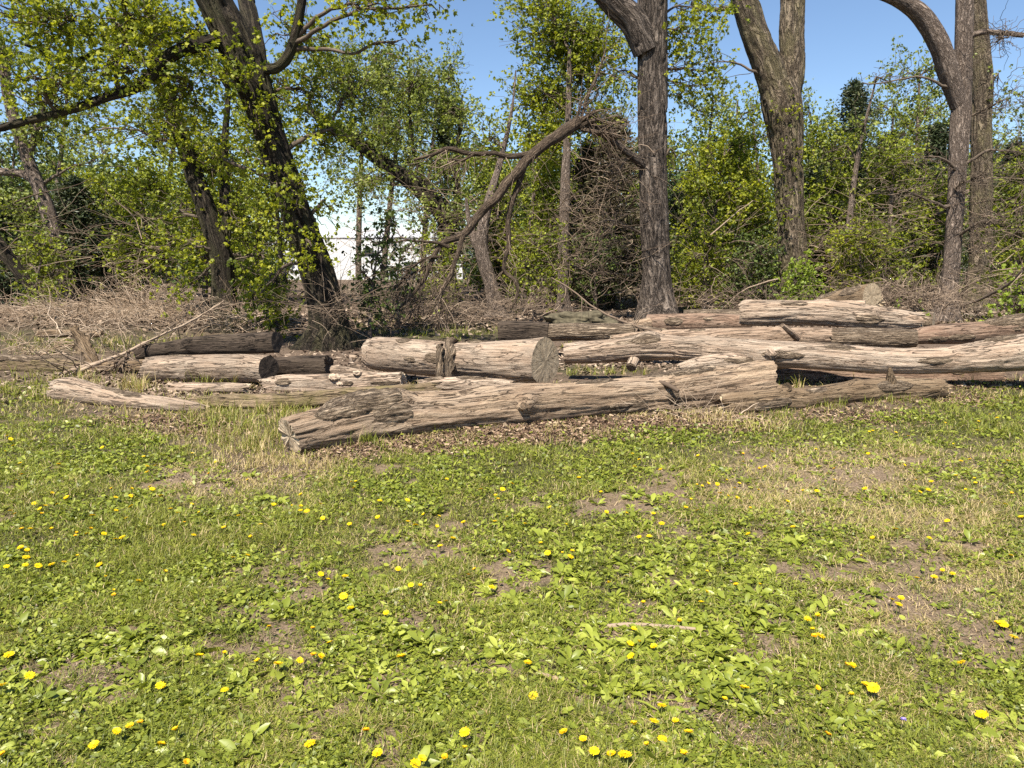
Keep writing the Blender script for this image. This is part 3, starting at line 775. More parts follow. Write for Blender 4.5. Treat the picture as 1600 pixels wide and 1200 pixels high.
# ------------------------------------------------------------------ stones
def stone(label, px, py, Y, rx, ry, mat='stone', seed=0, group=None, name="stone"):
    c = W(px, py, Y); sc1 = depth(px, py, Y) / F
    nu, nv = 48, 30
    u = np.linspace(0, 2 * np.pi, nu, endpoint=False); v = np.linspace(0.02, np.pi - .02, nv)
    U, Vv = np.meshgrid(u, v)
    d = np.stack([np.sin(Vv) * np.cos(U), np.sin(Vv) * np.sin(U), np.cos(Vv)], -1)
    r = 1 + .6 * fbm(d[..., 0] * 2.1, d[..., 1] * 2.1, d[..., 2] * 2.1, seed, 5)
    X = d * r[..., None] * np.array([rx, rx * .8, ry]) * sc1 + c
    j = np.arange(nu)
    capf = [np.array([list(range(nu))]), np.array([[(nv - 1) * nu + q for q in range(nu)][::-1]])]
    return tag(mk(name, X.reshape(-1, 3), [grid_faces(nv, nu)] + capf, M[mat]), label, "stone", group)
stone("big low mossy boulder among twigs behind the tan bark log", 905, 502, 15.5, 54, 15, seed=1, name="boulder")
M['pale_stone'] = plain_mat("pale_stone", (.38, .29, .21), .35, 40.0)
for i, (lb, x, y, Y, r) in enumerate([("largest pale stone on the squared-off rotten log", 524, 590, 8.5, 9), ("small round pale stone right of the largest one on the rotten log", 531, 600, 8.35, 5),
                                      ("flat pale stone on the rotten log near its sawn end", 558, 583, 8.45, 7), ("pebble beside the sawn end coloured nearly black for shade", 440, 591, 8.75, 4),
                                      ("chalky stone in the dirt left of the crooked brown log's right end", 1504, 603, 8.9, 5),
                                      ("small stone in the dirt below the curved grey log", 228, 664, 7.2, 4), ("second small stone in the dirt right of the curved grey log", 268, 662, 7.2, 5)]):
    stone(lb, x, y, Y, r, r * .6, 'pale_stone', seed=i + 5)

# ------------------------------------------------------------------ trees
def bark_disp(seed, amp, fs=.9, fa=7.0, roots=0.0):
    def d(S, A, R):
        y = R * np.cos(A); z = R * np.sin(A)
        w = .5 * vn(S * 3, y * 5, z * 5, seed + 1)
        n = fbm(S * fs + w, y * fa, z * fa, seed, 2)
        rid = sstep(0, .22, np.abs(n))
        k = np.clip(R / 0.25, .25, 1)
        if roots:
            R = R * (1 + roots * np.exp(-np.maximum(S - .12, 0) / .28) * np.clip(np.cos(2.5 * A + seed + .5 * np.sin(A * 2)), 0, 1) ** 1.5)
        return R * (1 + .05 * vn(S * 1.1, y * 3, z * 3, seed + 9)) + amp * k * (rid - .6) + amp * .3 * k * fbm(S * 9, y * 40, z * 40, seed + 4, 2)
    return d
def to_world(pth):
    P = np.array([W(p[0], p[1], p[2]) for p in pth]); R = np.array([p[3] * depth(p[0], p[1], p[2]) / F for p in pth])
    return P, R
def leaves(mb, C, size, rng, droop=.5, wid=.42, shade=None, lobed=False):
    """leaf blades at points C (n,3)"""
    n = len(C)
    if n == 0: return
    d = rng.normal(size=(n, 3)); d[:, 2] = d[:, 2] * .6 - droop
    d /= np.linalg.norm(d, axis=1)[:, None]
    q = rng.normal(size=(n, 3)); sd = np.cross(d, q); sd /= np.linalg.norm(sd, axis=1)[:, None] + 1e-9
    nm = np.cross(sd, d)
    L = size * rng.uniform(.45, 1.35, n)[:, None]; w = L * wid
    v0 = C; v1 = C + d * L * .42 + sd * w + nm * L * .10; v2 = C + d * L - nm * L * .08; v3 = C + d * L * .42 - sd * w + nm * L * .10
    if lobed:
        a1 = C + d * L * .62 + sd * w * 1.25 + nm * L * .16; a2 = C + d * L * .62 - sd * w * 1.25 + nm * L * .12
        n1 = C + d * L * .60 + sd * w * .38; n2 = C + d * L * .60 - sd * w * .38
        b1 = C + d * L * .15 + sd * w * .8 + nm * L * .08; b2 = C + d * L * .15 - sd * w * .8 + nm * L * .05
        V = np.stack([v0, b1, a1, n1, v2, n2, a2, b2], 1).reshape(-1, 3); kk = 8
    else:
        V = np.stack([v0, v1, v2, v3], 1).reshape(-1, 3); kk = 4
    i = np.arange(n)[:, None] * kk
    r = rng.random(n) if shade is None else np.clip(shade + rng.normal(size=n) * .18, 0, 1)
    mb.add(V, np.hstack([i + q for q in range(kk)]), None, np.repeat(r, kk))
def twiggy(bm, lm, skel, blobs, rng, size, per, leafy=True, droop=.5, spread=.20, clump=5, twr=.012, dens=1.0, lobed=False):
    """fill ellipsoids (px,py,rx,ry,Y,thick,n) with secondary branches and leaf clusters hung from the skeleton"""
    SK = np.vstack([s[0] for s in skel]); SR = np.concatenate([s[1] for s in skel])
    for bl in blobs:
        px, py, rx, ry, Y, th, n = bl
        c = W(px, py, Y); k = depth(px, py, Y) / F
        ax = np.array([rx * k, th, ry * k])
        dd = np.linalg.norm(SK - c, axis=1) + .6 * np.maximum(0, SK[:, 2] - c[2] + .3)
        i0 = int(np.argmin(dd))
        hub0 = SK[i0]
        mid = (hub0 + c) / 2 + rng.normal(size=3) * .15 + np.array([0, 0, .15])
        H, hr, hs = resample(np.array([hub0, mid, c]), [min(SR[i0] * .5, .05), .025, .014], .12)
        H = H + np.stack([fbm(hs * 2, hs * 0 + q * 7, None, int(rng.integers(999)), 3) for q in range(3)], 1) * .12 * sstep(0, .3, hs)[:, None]
        thin_tube(bm, H, hr, 6, rng.random())
        for _ in range(int(n * dens)):
            t = rng.normal(size=3); t = t / np.linalg.norm(t) * rng.random() ** .42
            tip = c + t * ax
            a = H[rng.integers(len(H) // 3, len(H))] if rng.random() < .8 else c + t * ax * .3
            m = a * .45 + tip * .55 + rng.normal(size=3) * .12 * np.linalg.norm(tip - a)
            Q = catmull(np.array([a, m, tip]), 4)
            Q[1:] += rng.normal(size=(len(Q) - 1, 3)) * .03
            thin_tube(bm, Q, np.linspace(twr, .004, len(Q)), 3, rng.random())
            if leafy:
                nn = int(per * rng.uniform(.4, 1.5)); ncl = max(1, nn // clump)
                f = rng.uniform(.25, 1.05, ncl)
                idx = np.clip(f * (len(Q) - 1), 0, len(Q) - 1.001); i1 = idx.astype(int); fr = (idx - i1)[:, None]
                cc = Q[i1] * (1 - fr) + Q[i1 + 1] * fr + rng.normal(size=(ncl, 3)) * spread
                sh = rng.uniform(.15, .85) + .15 * rng.normal()
                pts = np.repeat(cc, clump, 0) + rng.normal(size=(ncl * clump, 3)) * size * .38
                leaves(lm, pts, size, rng, droop, shade=sh, lobed=lobed)
def tree(label, trunk, mat, limbs=(), blobs=(), leaf='leaf_y', size=.085, per=50, seed=1, name="tree", amp=.03, cat="tree", group=None, droop=.5, flare=1.55,
         leafy=True, nseg=64, bare=(), spread=.2, clump=5, ds=.035, twigmat='twig', dens=1.25, fa=7.0, ground_base=True, twr=.012):
    rng = np.random.default_rng(seed * 77 + 5)
    P, R = to_world(trunk)
    if ground_base and P[0][2] > .05:
        p0 = P[0].copy(); p0[2] = 0; P = np.vstack([p0, P]); R = np.r_[R[0] * 1.1, R]
    P[0][2] = -.12
    R = R.copy(); R[0] *= flare
    X, LC, s, C, T = tube(P, R, ds, nseg, FRV, bark_disp(seed, amp, fa=fa, roots=.55 if nseg > 50 else .3), None, seed * 2.3)
    base = P[0].copy(); base[2] = 0
    rt = thing(name, label, cat, base, group)
    mk("trunk", X.reshape(-1, 3), grid_faces(len(s), nseg), M[mat], rt, LC.reshape(-1, 3))
    skel = [(C[len(C) // 4:], np.interp(np.linspace(0, 1, len(C)), np.linspace(0, 1, len(R)), R)[len(C) // 4:])]
    for k, lp in enumerate(limbs):
        P2, R2 = to_world(lp)
        ns2 = 40 if R2.max() > .08 else 18
        m = np.abs((P2[-1] - P2[0]) / np.linalg.norm(P2[-1] - P2[0]))
        ref = FRV if m[1] < .8 else UPV
        X2, LC2, s2, C2, _ = tube(P2, R2, .04, ns2, ref, bark_disp(seed + 20 + k, amp * .8, fa=fa), None, seed + k * 5.)
        mk("limb", X2.reshape(-1, 3), grid_faces(len(s2), ns2), M[mat], rt, LC2.reshape(-1, 3))
        skel.append((C2, np.interp(np.linspace(0, 1, len(C2)), np.linspace(0, 1, len(R2)), R2)))
    bm, lm = MB(), MB()
    twiggy(bm, lm, skel, blobs, rng, size, per, leafy, droop, spread, clump, dens=dens, twr=twr, lobed=P[0][1] < 19)
    if bare: twiggy(bm, lm, skel, bare, rng, size, 0, False, twr=.008)
    bm.build("branches", M[twigmat], rt)
    if lm.n: lm.build("crown", M[leaf], rt, smooth=False)
    return rt, skel

# 1 the dark leaning maple left of centre
tree("dark maple leaning left over the log pile, bright new leaves hanging from it",
     [(516, 548, 13.0, 29.58), (512, 500, 13.0, 26.97), (497, 430, 13.0, 24.36), (470, 350, 12.9, 23.49), (440, 265, 12.8, 22.62), (412, 180, 12.7, 22.62), (388, 110, 12.6, 26.97), (362, 55, 12.5, 27.84), (335, 0, 12.4, 25.23), (300, -80, 12.3, 22.62)],
     'bark_d',
     [[(372, 50, 12.6, 12), (345, 62, 12.45, 11), (310, 70, 12.1, 10), (265, 88, 11.9, 10), (218, 133, 11.6, 8), (165, 152, 11.3, 7), (110, 172, 11.1, 6), (40, 190, 10.9, 6), (-60, 215, 10.6, 5)],
      [(405, 108, 12.6, 9), (432, 106, 12.5, 8), (452, 85, 12.4, 8), (465, 40, 12.3, 7), (478, -40, 12.2, 6)],
      [(404, 130, 12.9, 15), (400, 80, 13.2, 14), (392, 35, 13.4, 13), (378, -30, 13.7, 12)],
      [(240, 112, 11.8, 5), (220, 90, 11.8, 4), (170, 75, 11.7, 3), (110, 95, 11.6, 3), (40, 70, 11.6, 2)]],
     [(60, 30, 130, 60, 11.0, 1.3, 38), (190, 20, 120, 60, 11.5, 1.3, 38), (395, 190, 35, 60, 12.1, .3, 7), (450, 290, 40, 60, 12.3, .3, 8), (480, 380, 40, 50, 12.3, .3, 6), (350, 90, 50, 60, 12.0, .4, 8), (270, 50, 80, 50, 12.6, 1.1, 24), (60, 120, 120, 50, 10.8, 1.2, 24), (190, 110, 90, 50, 11.2, 1.0, 20),
      (280, 150, 80, 60, 12.6, 1.0, 20), (470, 50, 80, 60, 13.0, 1.0, 18), (490, 150, 70, 60, 13.4, 1.0, 18), (355, 260, 40, 50, 13.2, .7, 6), (520, 330, 40, 50, 13.4, .6, 6),
      (520, 220, 70, 60, 13.4, .8, 16), (590, 5, 90, 24, 11.5, .8, 15), (665, 8, 40, 18, 11.2, .6, 5), (630, 60, 50, 35, 11.6, .4, 3), (400, 470, 40, 40, 13.4, .5, 5)],
     'leaf_y', .062, 56, seed=1, amp=.045, nseg=90, ds=.03)
# 2 the trunk behind it
tree("slim dark maple standing upright left of the leaning one, leafy to its foot",
     [(352, 515, 16, 19), (350, 450, 16, 17), (345, 395, 16, 17), (328, 345, 16, 15), (308, 285, 16, 14), (290, 230, 16, 12), (268, 170, 16, 11), (245, 90, 16, 9), (230, 0, 16, 7)],
     'bark_d', [[(348, 400, 16, 10), (352, 330, 16.2, 9), (350, 240, 16.4, 6), (356, 150, 16.5, 4), (350, 60, 16.5, 1.5)]],
     [(255, 210, 110, 60, 16, 1.2, 34), (330, 250, 70, 60, 16.2, 1, 24), (285, 320, 60, 50, 16.4, 1, 13), (385, 330, 50, 60, 16.4, 1, 14), (285, 400, 45, 40, 16.0, .8, 12), (410, 400, 45, 50, 16.0, .8, 13),
      (285, 450, 35, 30, 15.8, .6, 6), (430, 455, 40, 40, 15.6, .7, 9), (130, 210, 60, 50, 16.5, 1, 8), (180, 60, 90, 60, 16, 1.2, 22), (330, 120, 80, 60, 16.5, 1.0, 20)],
     'leaf_y', .072, 44, seed=2, amp=.035, nseg=64)
# 3 far left
tree("old greyish tree at the far left edge with sparse pale leaves",
     [(105, 465, 21, 13), (95, 410, 21, 12), (78, 340, 21, 11), (60, 290, 21, 10), (40, 240, 21, 9), (15, 160, 21, 8), (0, 60, 21, 6)],
     'bark_c', [[(62, 290, 21, 7), (35, 272, 21, 6), (0, 268, 21, 6), (-40, 262, 21, 5)], [(45, 250, 21, 5), (60, 190, 21, 4), (85, 120, 21, 3)]],
     [(50, 200, 90, 70, 21, 2, 40), (130, 130, 90, 60, 21.5, 2, 26), (160, 240, 60, 50, 21, 1.5, 12), (20, 320, 70, 40, 21, 1.5, 22), (60, 400, 60, 40, 20.5, 1.2, 18), (20, 90, 60, 60, 21, 1.5, 20)],
     'leaf_b', .09, 40, seed=3, amp=.02, nseg=40)
tree("leaning bare dark trunk low at the far left edge", [(62, 468, 19, 8), (30, 425, 19, 9), (0, 385, 19, 10), (-50, 320, 19, 9)], 'bark_d', (), [(-30, 300, 60, 50, 19, 1, 8)], 'leaf_g', .09, 30, seed=4, nseg=30, amp=.015)
# 4 central trunk with torn limb
cen, skc = tree("tall straight grey trunk right of centre with a torn limb hanging from it",
     [(1027, 502, 18.6, 25.11), (1026, 440, 18.6, 22.32), (1022, 350, 18.6, 21.39), (1020, 250, 18.6, 21.39), (1019, 150, 18.6, 22.32), (1019, 50, 18.6, 22.32), (1021, -60, 18.6, 22.32)],
     'bark_a', [[(1010, 80, 18.5, 20), (990, 35, 18.4, 21), (962, 8, 18.3, 19), (930, -30, 18.1, 17)],
                [(1010, 262, 18.5, 8), (980, 238, 18.2, 5), (950, 214, 17.9, 6), (928, 200, 17.6, 6), (908, 196, 17.4, 7)]],
     [(1075, 60, 45, 60, 19, 1.2, 22), (1085, 140, 55, 50, 19.2, 1.2, 18), (960, 120, 40, 60, 19.2, 1.0, 14), (1110, 20, 60, 40, 19.2, 1.2, 18), (1120, 110, 40, 70, 19.5, 1, 10)],
     'leaf_y', .085, 34, seed=5, amp=.036, nseg=96, ds=.03, bare=[(960, 270, 50, 50, 18, 1, 20), (1060, 250, 40, 60, 18.5, .6, 8), (940, 350, 60, 60, 18.2, 1, 22)])
# the torn limb itself: broken off, hanging, a thing of its own
stick("torn_limb", "big torn dead limb drooping from the central trunk to the ground at left", "branch",
      [[(962, 212, 17.9, 4.5), (935, 202, 17.6, 8.23), (905, 192, 17.4, 8.98), (880, 208, 17.2, 9.74), (850, 228, 17.0, 8.23), (822, 252, 16.9, 8.23), (800, 280, 16.8, 7.49), (770, 312, 16.7, 6.74), (740, 345, 16.6, 6.74), (720, 368, 16.5, 5.99), (690, 382, 16.4, 4.5),
        (672, 410, 16.3, 3.75), (660, 440, 16.2, 2.99), (640, 465, 16.1, 2.24), (612, 490, 16.0, 1.49)],
       [(832, 238, 17.0, 5.24), (800, 243, 16.8, 4.5), (770, 240, 16.6, 3.75), (730, 240, 16.4, 3.75), (700, 233, 16.3, 3.37), (672, 243, 16.2, 2.24), (640, 252, 16.1, 1.49)],
       [(816, 262, 16.9, 5.24), (806, 300, 16.9, 4.5), (795, 340, 16.9, 4.12), (795, 380, 16.9, 3.75), (788, 420, 16.9, 2.62), (806, 440, 16.8, 2.99), (808, 462, 16.8, 2.24), (795, 490, 16.7, 1.49)],
       [(722, 365, 16.5, 4.5), (715, 395, 16.4, 3.75), (705, 430, 16.3, 3.75), (688, 462, 16.2, 2.99), (697, 490, 16.1, 1.87), (697, 512, 16.0, 1.49)],
       [(905, 190, 17.4, 3.04), (918, 152, 17.5, 2.43), (936, 112, 17.6, 1.82), (946, 78, 17.7, 1.01)],
       [(700, 385, 16.4, 2.99), (680, 378, 16.3, 2.24), (640, 376, 16.2, 1.49), (610, 380, 16.1, 1.13)],
       [(740, 240, 16.4, 2.24), (720, 250, 16.4, 2.24), (705, 248, 16.3, 1.49)],
       [(668, 415, 16.3, 2.24), (640, 430, 16.2, 1.87), (610, 455, 16.1, 1.49)], [(690, 400, 16.3, 2.24), (660, 405, 16.2, 1.87), (625, 440, 16.1, 1.49)],
       [(690, 465, 16.2, 2.24), (680, 480, 16.1, 2.24), (688, 505, 16.0, 1.13)],
       [(900, 192, 17.4, 5.06), (922, 178, 17.3, 3.04), (938, 170, 17.3, 0.61)], [(905, 196, 17.4, 5.06), (930, 186, 17.3, 3.04), (952, 190, 17.3, 0.61)], [(898, 190, 17.4, 4.05), (906, 168, 17.4, 2.02), (908, 150, 17.4, 0.51)], [(908, 200, 17.4, 4.05), (934, 206, 17.3, 3.04), (956, 200, 17.3, 0.51)]],
      'bark_e', 12, seed=8, tw=(24, 1.3, .55))
# 5 forked trunk
tree("thick forked tree right of centre, tan bark with two stems spreading in a V",
     [(1243, 470, 22, 23.92), (1238, 400, 22, 21.16), (1233, 300, 22, 20.24), (1229, 220, 22, 24.84), (1222, 165, 22, 29.44), (1212, 130, 22, 25.76)],
     'bark_b', [[(1218, 160, 22, 22), (1200, 105, 21.9, 22), (1178, 50, 21.8, 20), (1163, 0, 21.7, 20), (1150, -60, 21.6, 19)],
                [(1232, 165, 22.1, 17), (1238, 110, 22.2, 18), (1237, 50, 22.3, 18), (1240, -60, 22.4, 17)],
                [(1170, 6, 21.8, 4), (1120, 15, 21.6, 3.5), (1080, 5, 21.5, 3)]],
     [(1235, 190, 25, 40, 21.5, .5, 9), (1225, 330, 30, 50, 21.4, .5, 9), (1110, 100, 40, 50, 21.5, 1, 9), (1235, 250, 40, 40, 21.6, .5, 9)],
     'leaf_y', .075, 26, seed=6, amp=.045, nseg=96, ds=.035, fa=7.)
# 6, 7 right pair
tree("grey-brown slim trunk at right with a big limb arching to the left",
     [(1481, 470, 18.5, 15.3), (1486, 420, 18.5, 12.6), (1491, 350, 18.5, 11.7), (1496, 270, 18.5, 12.6), (1500, 200, 18.5, 14.4), (1504, 120, 18.5, 12.6), (1507, 40, 18.5, 12.6), (1508, -60, 18.5, 11.7)],
     'bark_c', [[(1498, 165, 18.5, 12), (1483, 115, 18.4, 15), (1468, 70, 18.3, 15), (1440, 25, 18.2, 14), (1405, 0, 18.1, 11), (1360, -18, 18, 9)],
                [(1506, 60, 18.5, 5), (1540, 50, 18.3, 4), (1600, 55, 18, 4)]],
     (), seed=7, amp=.02, nseg=64, leafy=False,
     bare=[(1560, 60, 70, 60, 18, 1.2, 60), (1570, 160, 60, 50, 18, 1.2, 50), (1540, 270, 80, 50, 17.8, 1.2, 55), (1430, 250, 80, 40, 18, 1.2, 30), (1350, 130, 60, 50, 18.5, .8, 8), (1560, 350, 70, 50, 17.6, 1, 50),
           (1400, 300, 80, 40, 17.5, 1, 24), (1600, 240, 50, 80, 18, 1, 40)])
tree("darker thick trunk standing close behind the slim one at right",
     [(1528, 465, 22, 19.0), (1532, 400, 22, 16.15), (1533, 300, 22, 15.2), (1533, 200, 22, 14.25), (1535, 130, 22, 14.25), (1531, 60, 22, 12.35), (1520, -60, 22, 12.35)],
     'bark_b', (), [(1560, 130, 60, 60, 22, 1, 8)], 'leaf_b', .08, 20, seed=8, amp=.03, nseg=64)
tree("slender tree with thin sprays crossing the sky right of the forked tree", [(1330, 470, 24, 6), (1325, 380, 24, 5), (1335, 280, 24, 4), (1350, 200, 24, 2.5), (1370, 120, 24, 1)], 'bark_c', (),
     [(1340, 200, 40, 50, 24, 1, 12), (1385, 130, 40, 40, 24, 1, 9), (1290, 240, 40, 40, 24, 1, 10)], 'leaf_b', .08, 22, seed=14, nseg=20, amp=.01)
# thin mid trunks
tree("thin straight brown trunk in the brush left of the central trunk", [(880, 462, 22, 9), (880, 400, 22, 8.5), (882, 340, 22, 8), (884, 270, 22, 7), (888, 180, 22, 5), (890, 80, 22, 3)], 'bark_c', (),
     [(870, 60, 100, 60, 23, 2, 110), (850, 150, 85, 60, 23, 2, 80), (940, 60, 70, 60, 23, 2, 70), (905, 120, 80, 60, 23, 1.5, 64), (850, -10, 90, 40, 23, 2, 50), (860, 215, 70, 45, 23, 1.5, 40), (935, 190, 50, 50, 23, 1.2, 24)], 'leaf_y', .09, 42, seed=9, nseg=30, amp=.012)
tree("twisted pinkish brown trunk behind the hanging limb", [(775, 485, 20, 15.3), (768, 450, 20, 11.05), (758, 415, 20, 10.2), (752, 385, 20, 10.2), (756, 350, 20, 8.5), (765, 310, 20.2, 6.8), (785, 240, 20.5, 4.25), (800, 170, 20.5, 2.12), (806, 110, 20.5, 0.85)], 'bark_c',
     [[(757, 400, 20, 9), (742, 375, 20, 7), (733, 345, 20, 4), (728, 310, 20, 2)]], [(760, 220, 60, 60, 21, 1.5, 22), (800, 300, 60, 60, 21, 1.5, 16)], 'leaf_g', .085, 32, seed=10, nseg=40, amp=.03)
tree("dark tree behind the leaning maple, its limb slanting up to the left",
     [(703, 485, 25, 12), (702, 430, 25, 11), (700, 370, 25, 12), (692, 335, 25, 13), (655, 295, 25, 13), (610, 262, 25, 11), (560, 225, 25, 10), (520, 200, 25, 8), (480, 170, 25, 6)],
     'bark_d', [[(700, 370, 25, 8), (715, 330, 25, 7), (712, 270, 25, 5), (720, 190, 25, 2.5), (722, 150, 25, 1)], [(690, 335, 25, 5), (650, 250, 25, 3.5), (640, 170, 25, 2), (640, 90, 25, .8)]],
     [(560, 130, 85, 75, 25, 2, 85), (640, 140, 75, 75, 25, 2, 70), (600, 215, 90, 40, 25, 2, 50), (705, 175, 65, 55, 25, 2, 52), (690, 260, 70, 50, 24.5, 2, 40), (560, 290, 70, 50, 24, 1.5, 26), (730, 320, 50, 50, 24, 1.5, 24),
      (520, 90, 60, 50, 25, 2, 24), (650, 330, 60, 40, 24, 1.2, 16), (595, 90, 20, 60, 25, 1, 10), (695, 120, 14, 50, 25, 1, 8)],
     'leaf_b', .095, 38, seed=11, nseg=40, amp=.03)

def small_tree(label, px, py, Y, h_px, w_px, leaf, n, per=34, size=.095, seed=0, cat="tree", name="tree", rpx=5, layers=4, top=None, mat='bark_c', leafy=True, taper=.55, thick=1.3, low=.12, clump=5):
    rng = np.random.default_rng(seed)
    lean = rng.uniform(-.12, .12) * h_px
    trunk = [(px, py, Y, rpx), (px + lean * .3 + rng.normal() * 3, py - h_px * .35, Y, rpx * .8), (px + lean * .7, py - h_px * .7, Y, rpx * .5), (px + lean, py - h_px * .95, Y, rpx * .25)]
    bl = []
    for i in range(layers):
        f = low + (1 - low) * (i + .5) / layers
        ww = w_px * (1 - abs(f - .45) ** 1.3 * taper)
        for s in (-1, 1):
            bl.append((px + lean * f + s * ww * rng.uniform(.25, .55), py - h_px * f + rng.normal() * h_px * .04, ww * .6, h_px / layers * .75, Y + rng.normal() * .4, thick, n))
    return tree(label, trunk, mat, (), bl, leaf, size, per, seed=seed, name=name, cat=cat, group={'tree': 'young trees behind the log pile', 'shrub': 'shrubs behind the log pile'}.get(name), nseg=18, amp=.008, ds=.12, leafy=leafy, clump=clump)[0]

# understory of young trees and shrubs
US = [
 ("young yellow-green tree right of the central trunk", 1105, 480, 24, 260, 70, 'leaf_y', 22, 36, 101),
 ("young bright green tree just left of the forked tree", 1175, 475, 25, 250, 60, 'leaf_y', 20, 36, 102),
 ("feathery green tree behind the forked trunk on its right", 1300, 470, 25, 270, 70, 'leaf_g', 24, 36, 103),
 ("leafy green tree left of the arching limb", 1380, 465, 24, 250, 70, 'leaf_g', 24, 36, 104),
 ("tall pale-leaved tree whose airy top stands against the sky at right", 1425, 465, 28, 370, 70, 'leaf_b', 20, 32, 105),
 ("small green tree between the slim trunk and the thick trunk at right", 1450, 470, 26, 200, 50, 'leaf_g', 16, 34, 106),
 ("young olive-green tree at the right edge", 1590, 470, 23, 220, 60, 'leaf_g', 18, 34, 107),
 ("yellow-green young tree behind the torn limb", 820, 470, 26, 260, 60, 'leaf_y', 20, 36, 108),
 ("young green tree directly left of the central trunk", 955, 470, 27, 300, 60, 'leaf_g', 16, 32, 109),
 ("pale-leaved tree behind the leaning maple's right side", 600, 420, 30, 300, 80, 'leaf_b', 20, 34, 110),
 ("yellow-topped small tree at left against the sky gap", 155, 430, 26, 160, 45, 'leaf_y', 16, 36, 111),
 ("dense green tree left of the slim dark maple", 235, 460, 22, 210, 60, 'leaf_g', 22, 36, 112),
 ("olive tree filling the gap behind the two left maples", 440, 440, 24, 330, 80, 'leaf_g', 22, 34, 113),
 ("dusky green tree at the far left edge behind the greyish one", 10, 450, 25, 230, 70, 'leaf_d', 24, 34, 114),
 ("grey-green tall tree high at the far left", 90, 440, 27, 380, 80, 'leaf_b', 18, 30, 115),
 ("dark-leaved tree behind the forked trunk on its left", 1200, 470, 29, 290, 70, 'leaf_g', 18, 32, 116),
 ("thin leafy tree in front of the sky between centre and fork", 1085, 470, 28, 330, 50, 'leaf_b', 14, 30, 117),
 ("low green tree between the torn limb and the thin brown trunk", 860, 470, 30, 170, 60, 'leaf_g', 18, 32, 118),
 ("airy tree at the right edge with smoky leaves", 1590, 460, 27, 330, 60, 'leaf_b', 12, 26, 119),
]
US += [
 ("grey-green tree filling in behind the slanting dark limb", 560, 440, 33, 360, 90, 'leaf_b', 26, 34, 121),
 ("leafy tree whose crown tops out just left of the open sky", 660, 440, 34, 340, 80, 'leaf_b', 26, 34, 122),
 ("medium green tree between slim dark maple and leaning maple", 400, 460, 27, 320, 70, 'leaf_g', 26, 34, 123),
 ("deep green tree low behind the slim dark maple", 320, 470, 25, 260, 70, 'leaf_g', 24, 34, 124),
 ("high thin-leaved tree at top left behind the maples", 260, 440, 30, 420, 100, 'leaf_b', 26, 34, 125),
 ("green tree right behind the twisted pinkish trunk", 790, 470, 28, 240, 60, 'leaf_g', 22, 34, 126),
 ("yellow-green tree behind the thin brown trunk", 900, 470, 32, 330, 70, 'leaf_y', 22, 34, 127),
 ("leafy tree tight against the forked tree's left side", 1140, 470, 30, 330, 60, 'leaf_g', 24, 34, 128),
 ("green tree tight against the forked tree's right side", 1275, 470, 32, 310, 60, 'leaf_b', 24, 34, 129),
 ("mid-green tree just left of the arching limb's trunk", 1440, 470, 30, 290, 60, 'leaf_g', 24, 34, 130),
 ("broad pale tree between the cedar top and the arching limb", 1385, 470, 34, 330, 80, 'leaf_b', 26, 34, 131),
 ("dull green tree beyond the right edge brush", 1540, 470, 31, 300, 60, 'leaf_b', 18, 32, 132),
 ("dim green tree left of the central trunk's foot", 1000, 470, 29, 280, 60, 'leaf_g', 20, 34, 133),
]
for (lb, px, py, Y, h, w, lf, n, per, sd) in US:
    n = int(n * 1.05)
    small_tree(lb, px, py, Y, h, w, lf, n, per, .10, sd, low=.42 if sd in (110, 121, 122) else .15)
SH = [
 ("thin dark shrub screening the middle of the white building", 622, 480, 17, 110, 30, "leaf_d", 5, 24, 213),
 ("sparse green shrub in front of the white building's right end", 690, 480, 20, 125, 40, 'leaf_g', 13, 28, 214),
 ("low green bush left of the leaning maple's foot by the brush", 395, 470, 18, 60, 40, 'leaf_g', 8, 26, 215),
 ("dark green shrub right of the leaning maple's foot", 578, 500, 14.5, 150, 30, "leaf_d", 7, 26, 201),
 ("leafy thin-stemmed shrub left of the leaning maple's foot", 435, 530, 14.6, 120, 32, 'leaf_y', 7, 20, 202),
 ("bright fresh-green shrub at the foot of the forked tree", 1248, 475, 19.5, 55, 22, 'leaf_bright', 12, 30, 203),
 ("bright green shrub under the young yellow-green tree", 1100, 480, 21, 130, 50, 'leaf_y', 16, 34, 204),
 ("yellow-green shrub behind the pile's highest log", 1335, 470, 21, 120, 50, 'leaf_y', 16, 34, 205),
 ("olive shrub between the torn limb's tips and the central trunk", 835, 480, 20, 130, 50, 'leaf_g', 14, 30, 206),
 ("green shrub at the right edge beside the thick trunk", 1585, 480, 18, 130, 40, 'leaf_g', 10, 26, 207),
 ("sparse low shrub at the foot of the far left tree", 60, 470, 19, 110, 40, 'leaf_g', 12, 30, 208),
 ("small vivid green seedling bush at the right edge", 1600, 500, 15, 55, 16, 'leaf_bright', 6, 16, 209),
 ("dusky shrub under the trees left of the forked tree", 1170, 480, 21, 110, 45, 'leaf_d', 14, 34, 210),
 ("low dusky shrub between central trunk and torn limb", 930, 470, 22, 110, 50, 'leaf_d', 12, 30, 211),
]
for (lb, px, py, Y, h, w, lf, n, per, sd) in SH:
    small_tree(lb, px, py, Y, h, w, lf, n, per, .075, sd, "shrub", "shrub", 2.5, 3, thick=.7, low=.05, taper=.4)
tag(small_tree("little green sprig growing on the right-hand log pile", 1412, 512, 11.4, 26, 10, 'leaf_bright', 3, 14, .04, 230, "plant", "sprig", 1, 2, thick=.1), None)

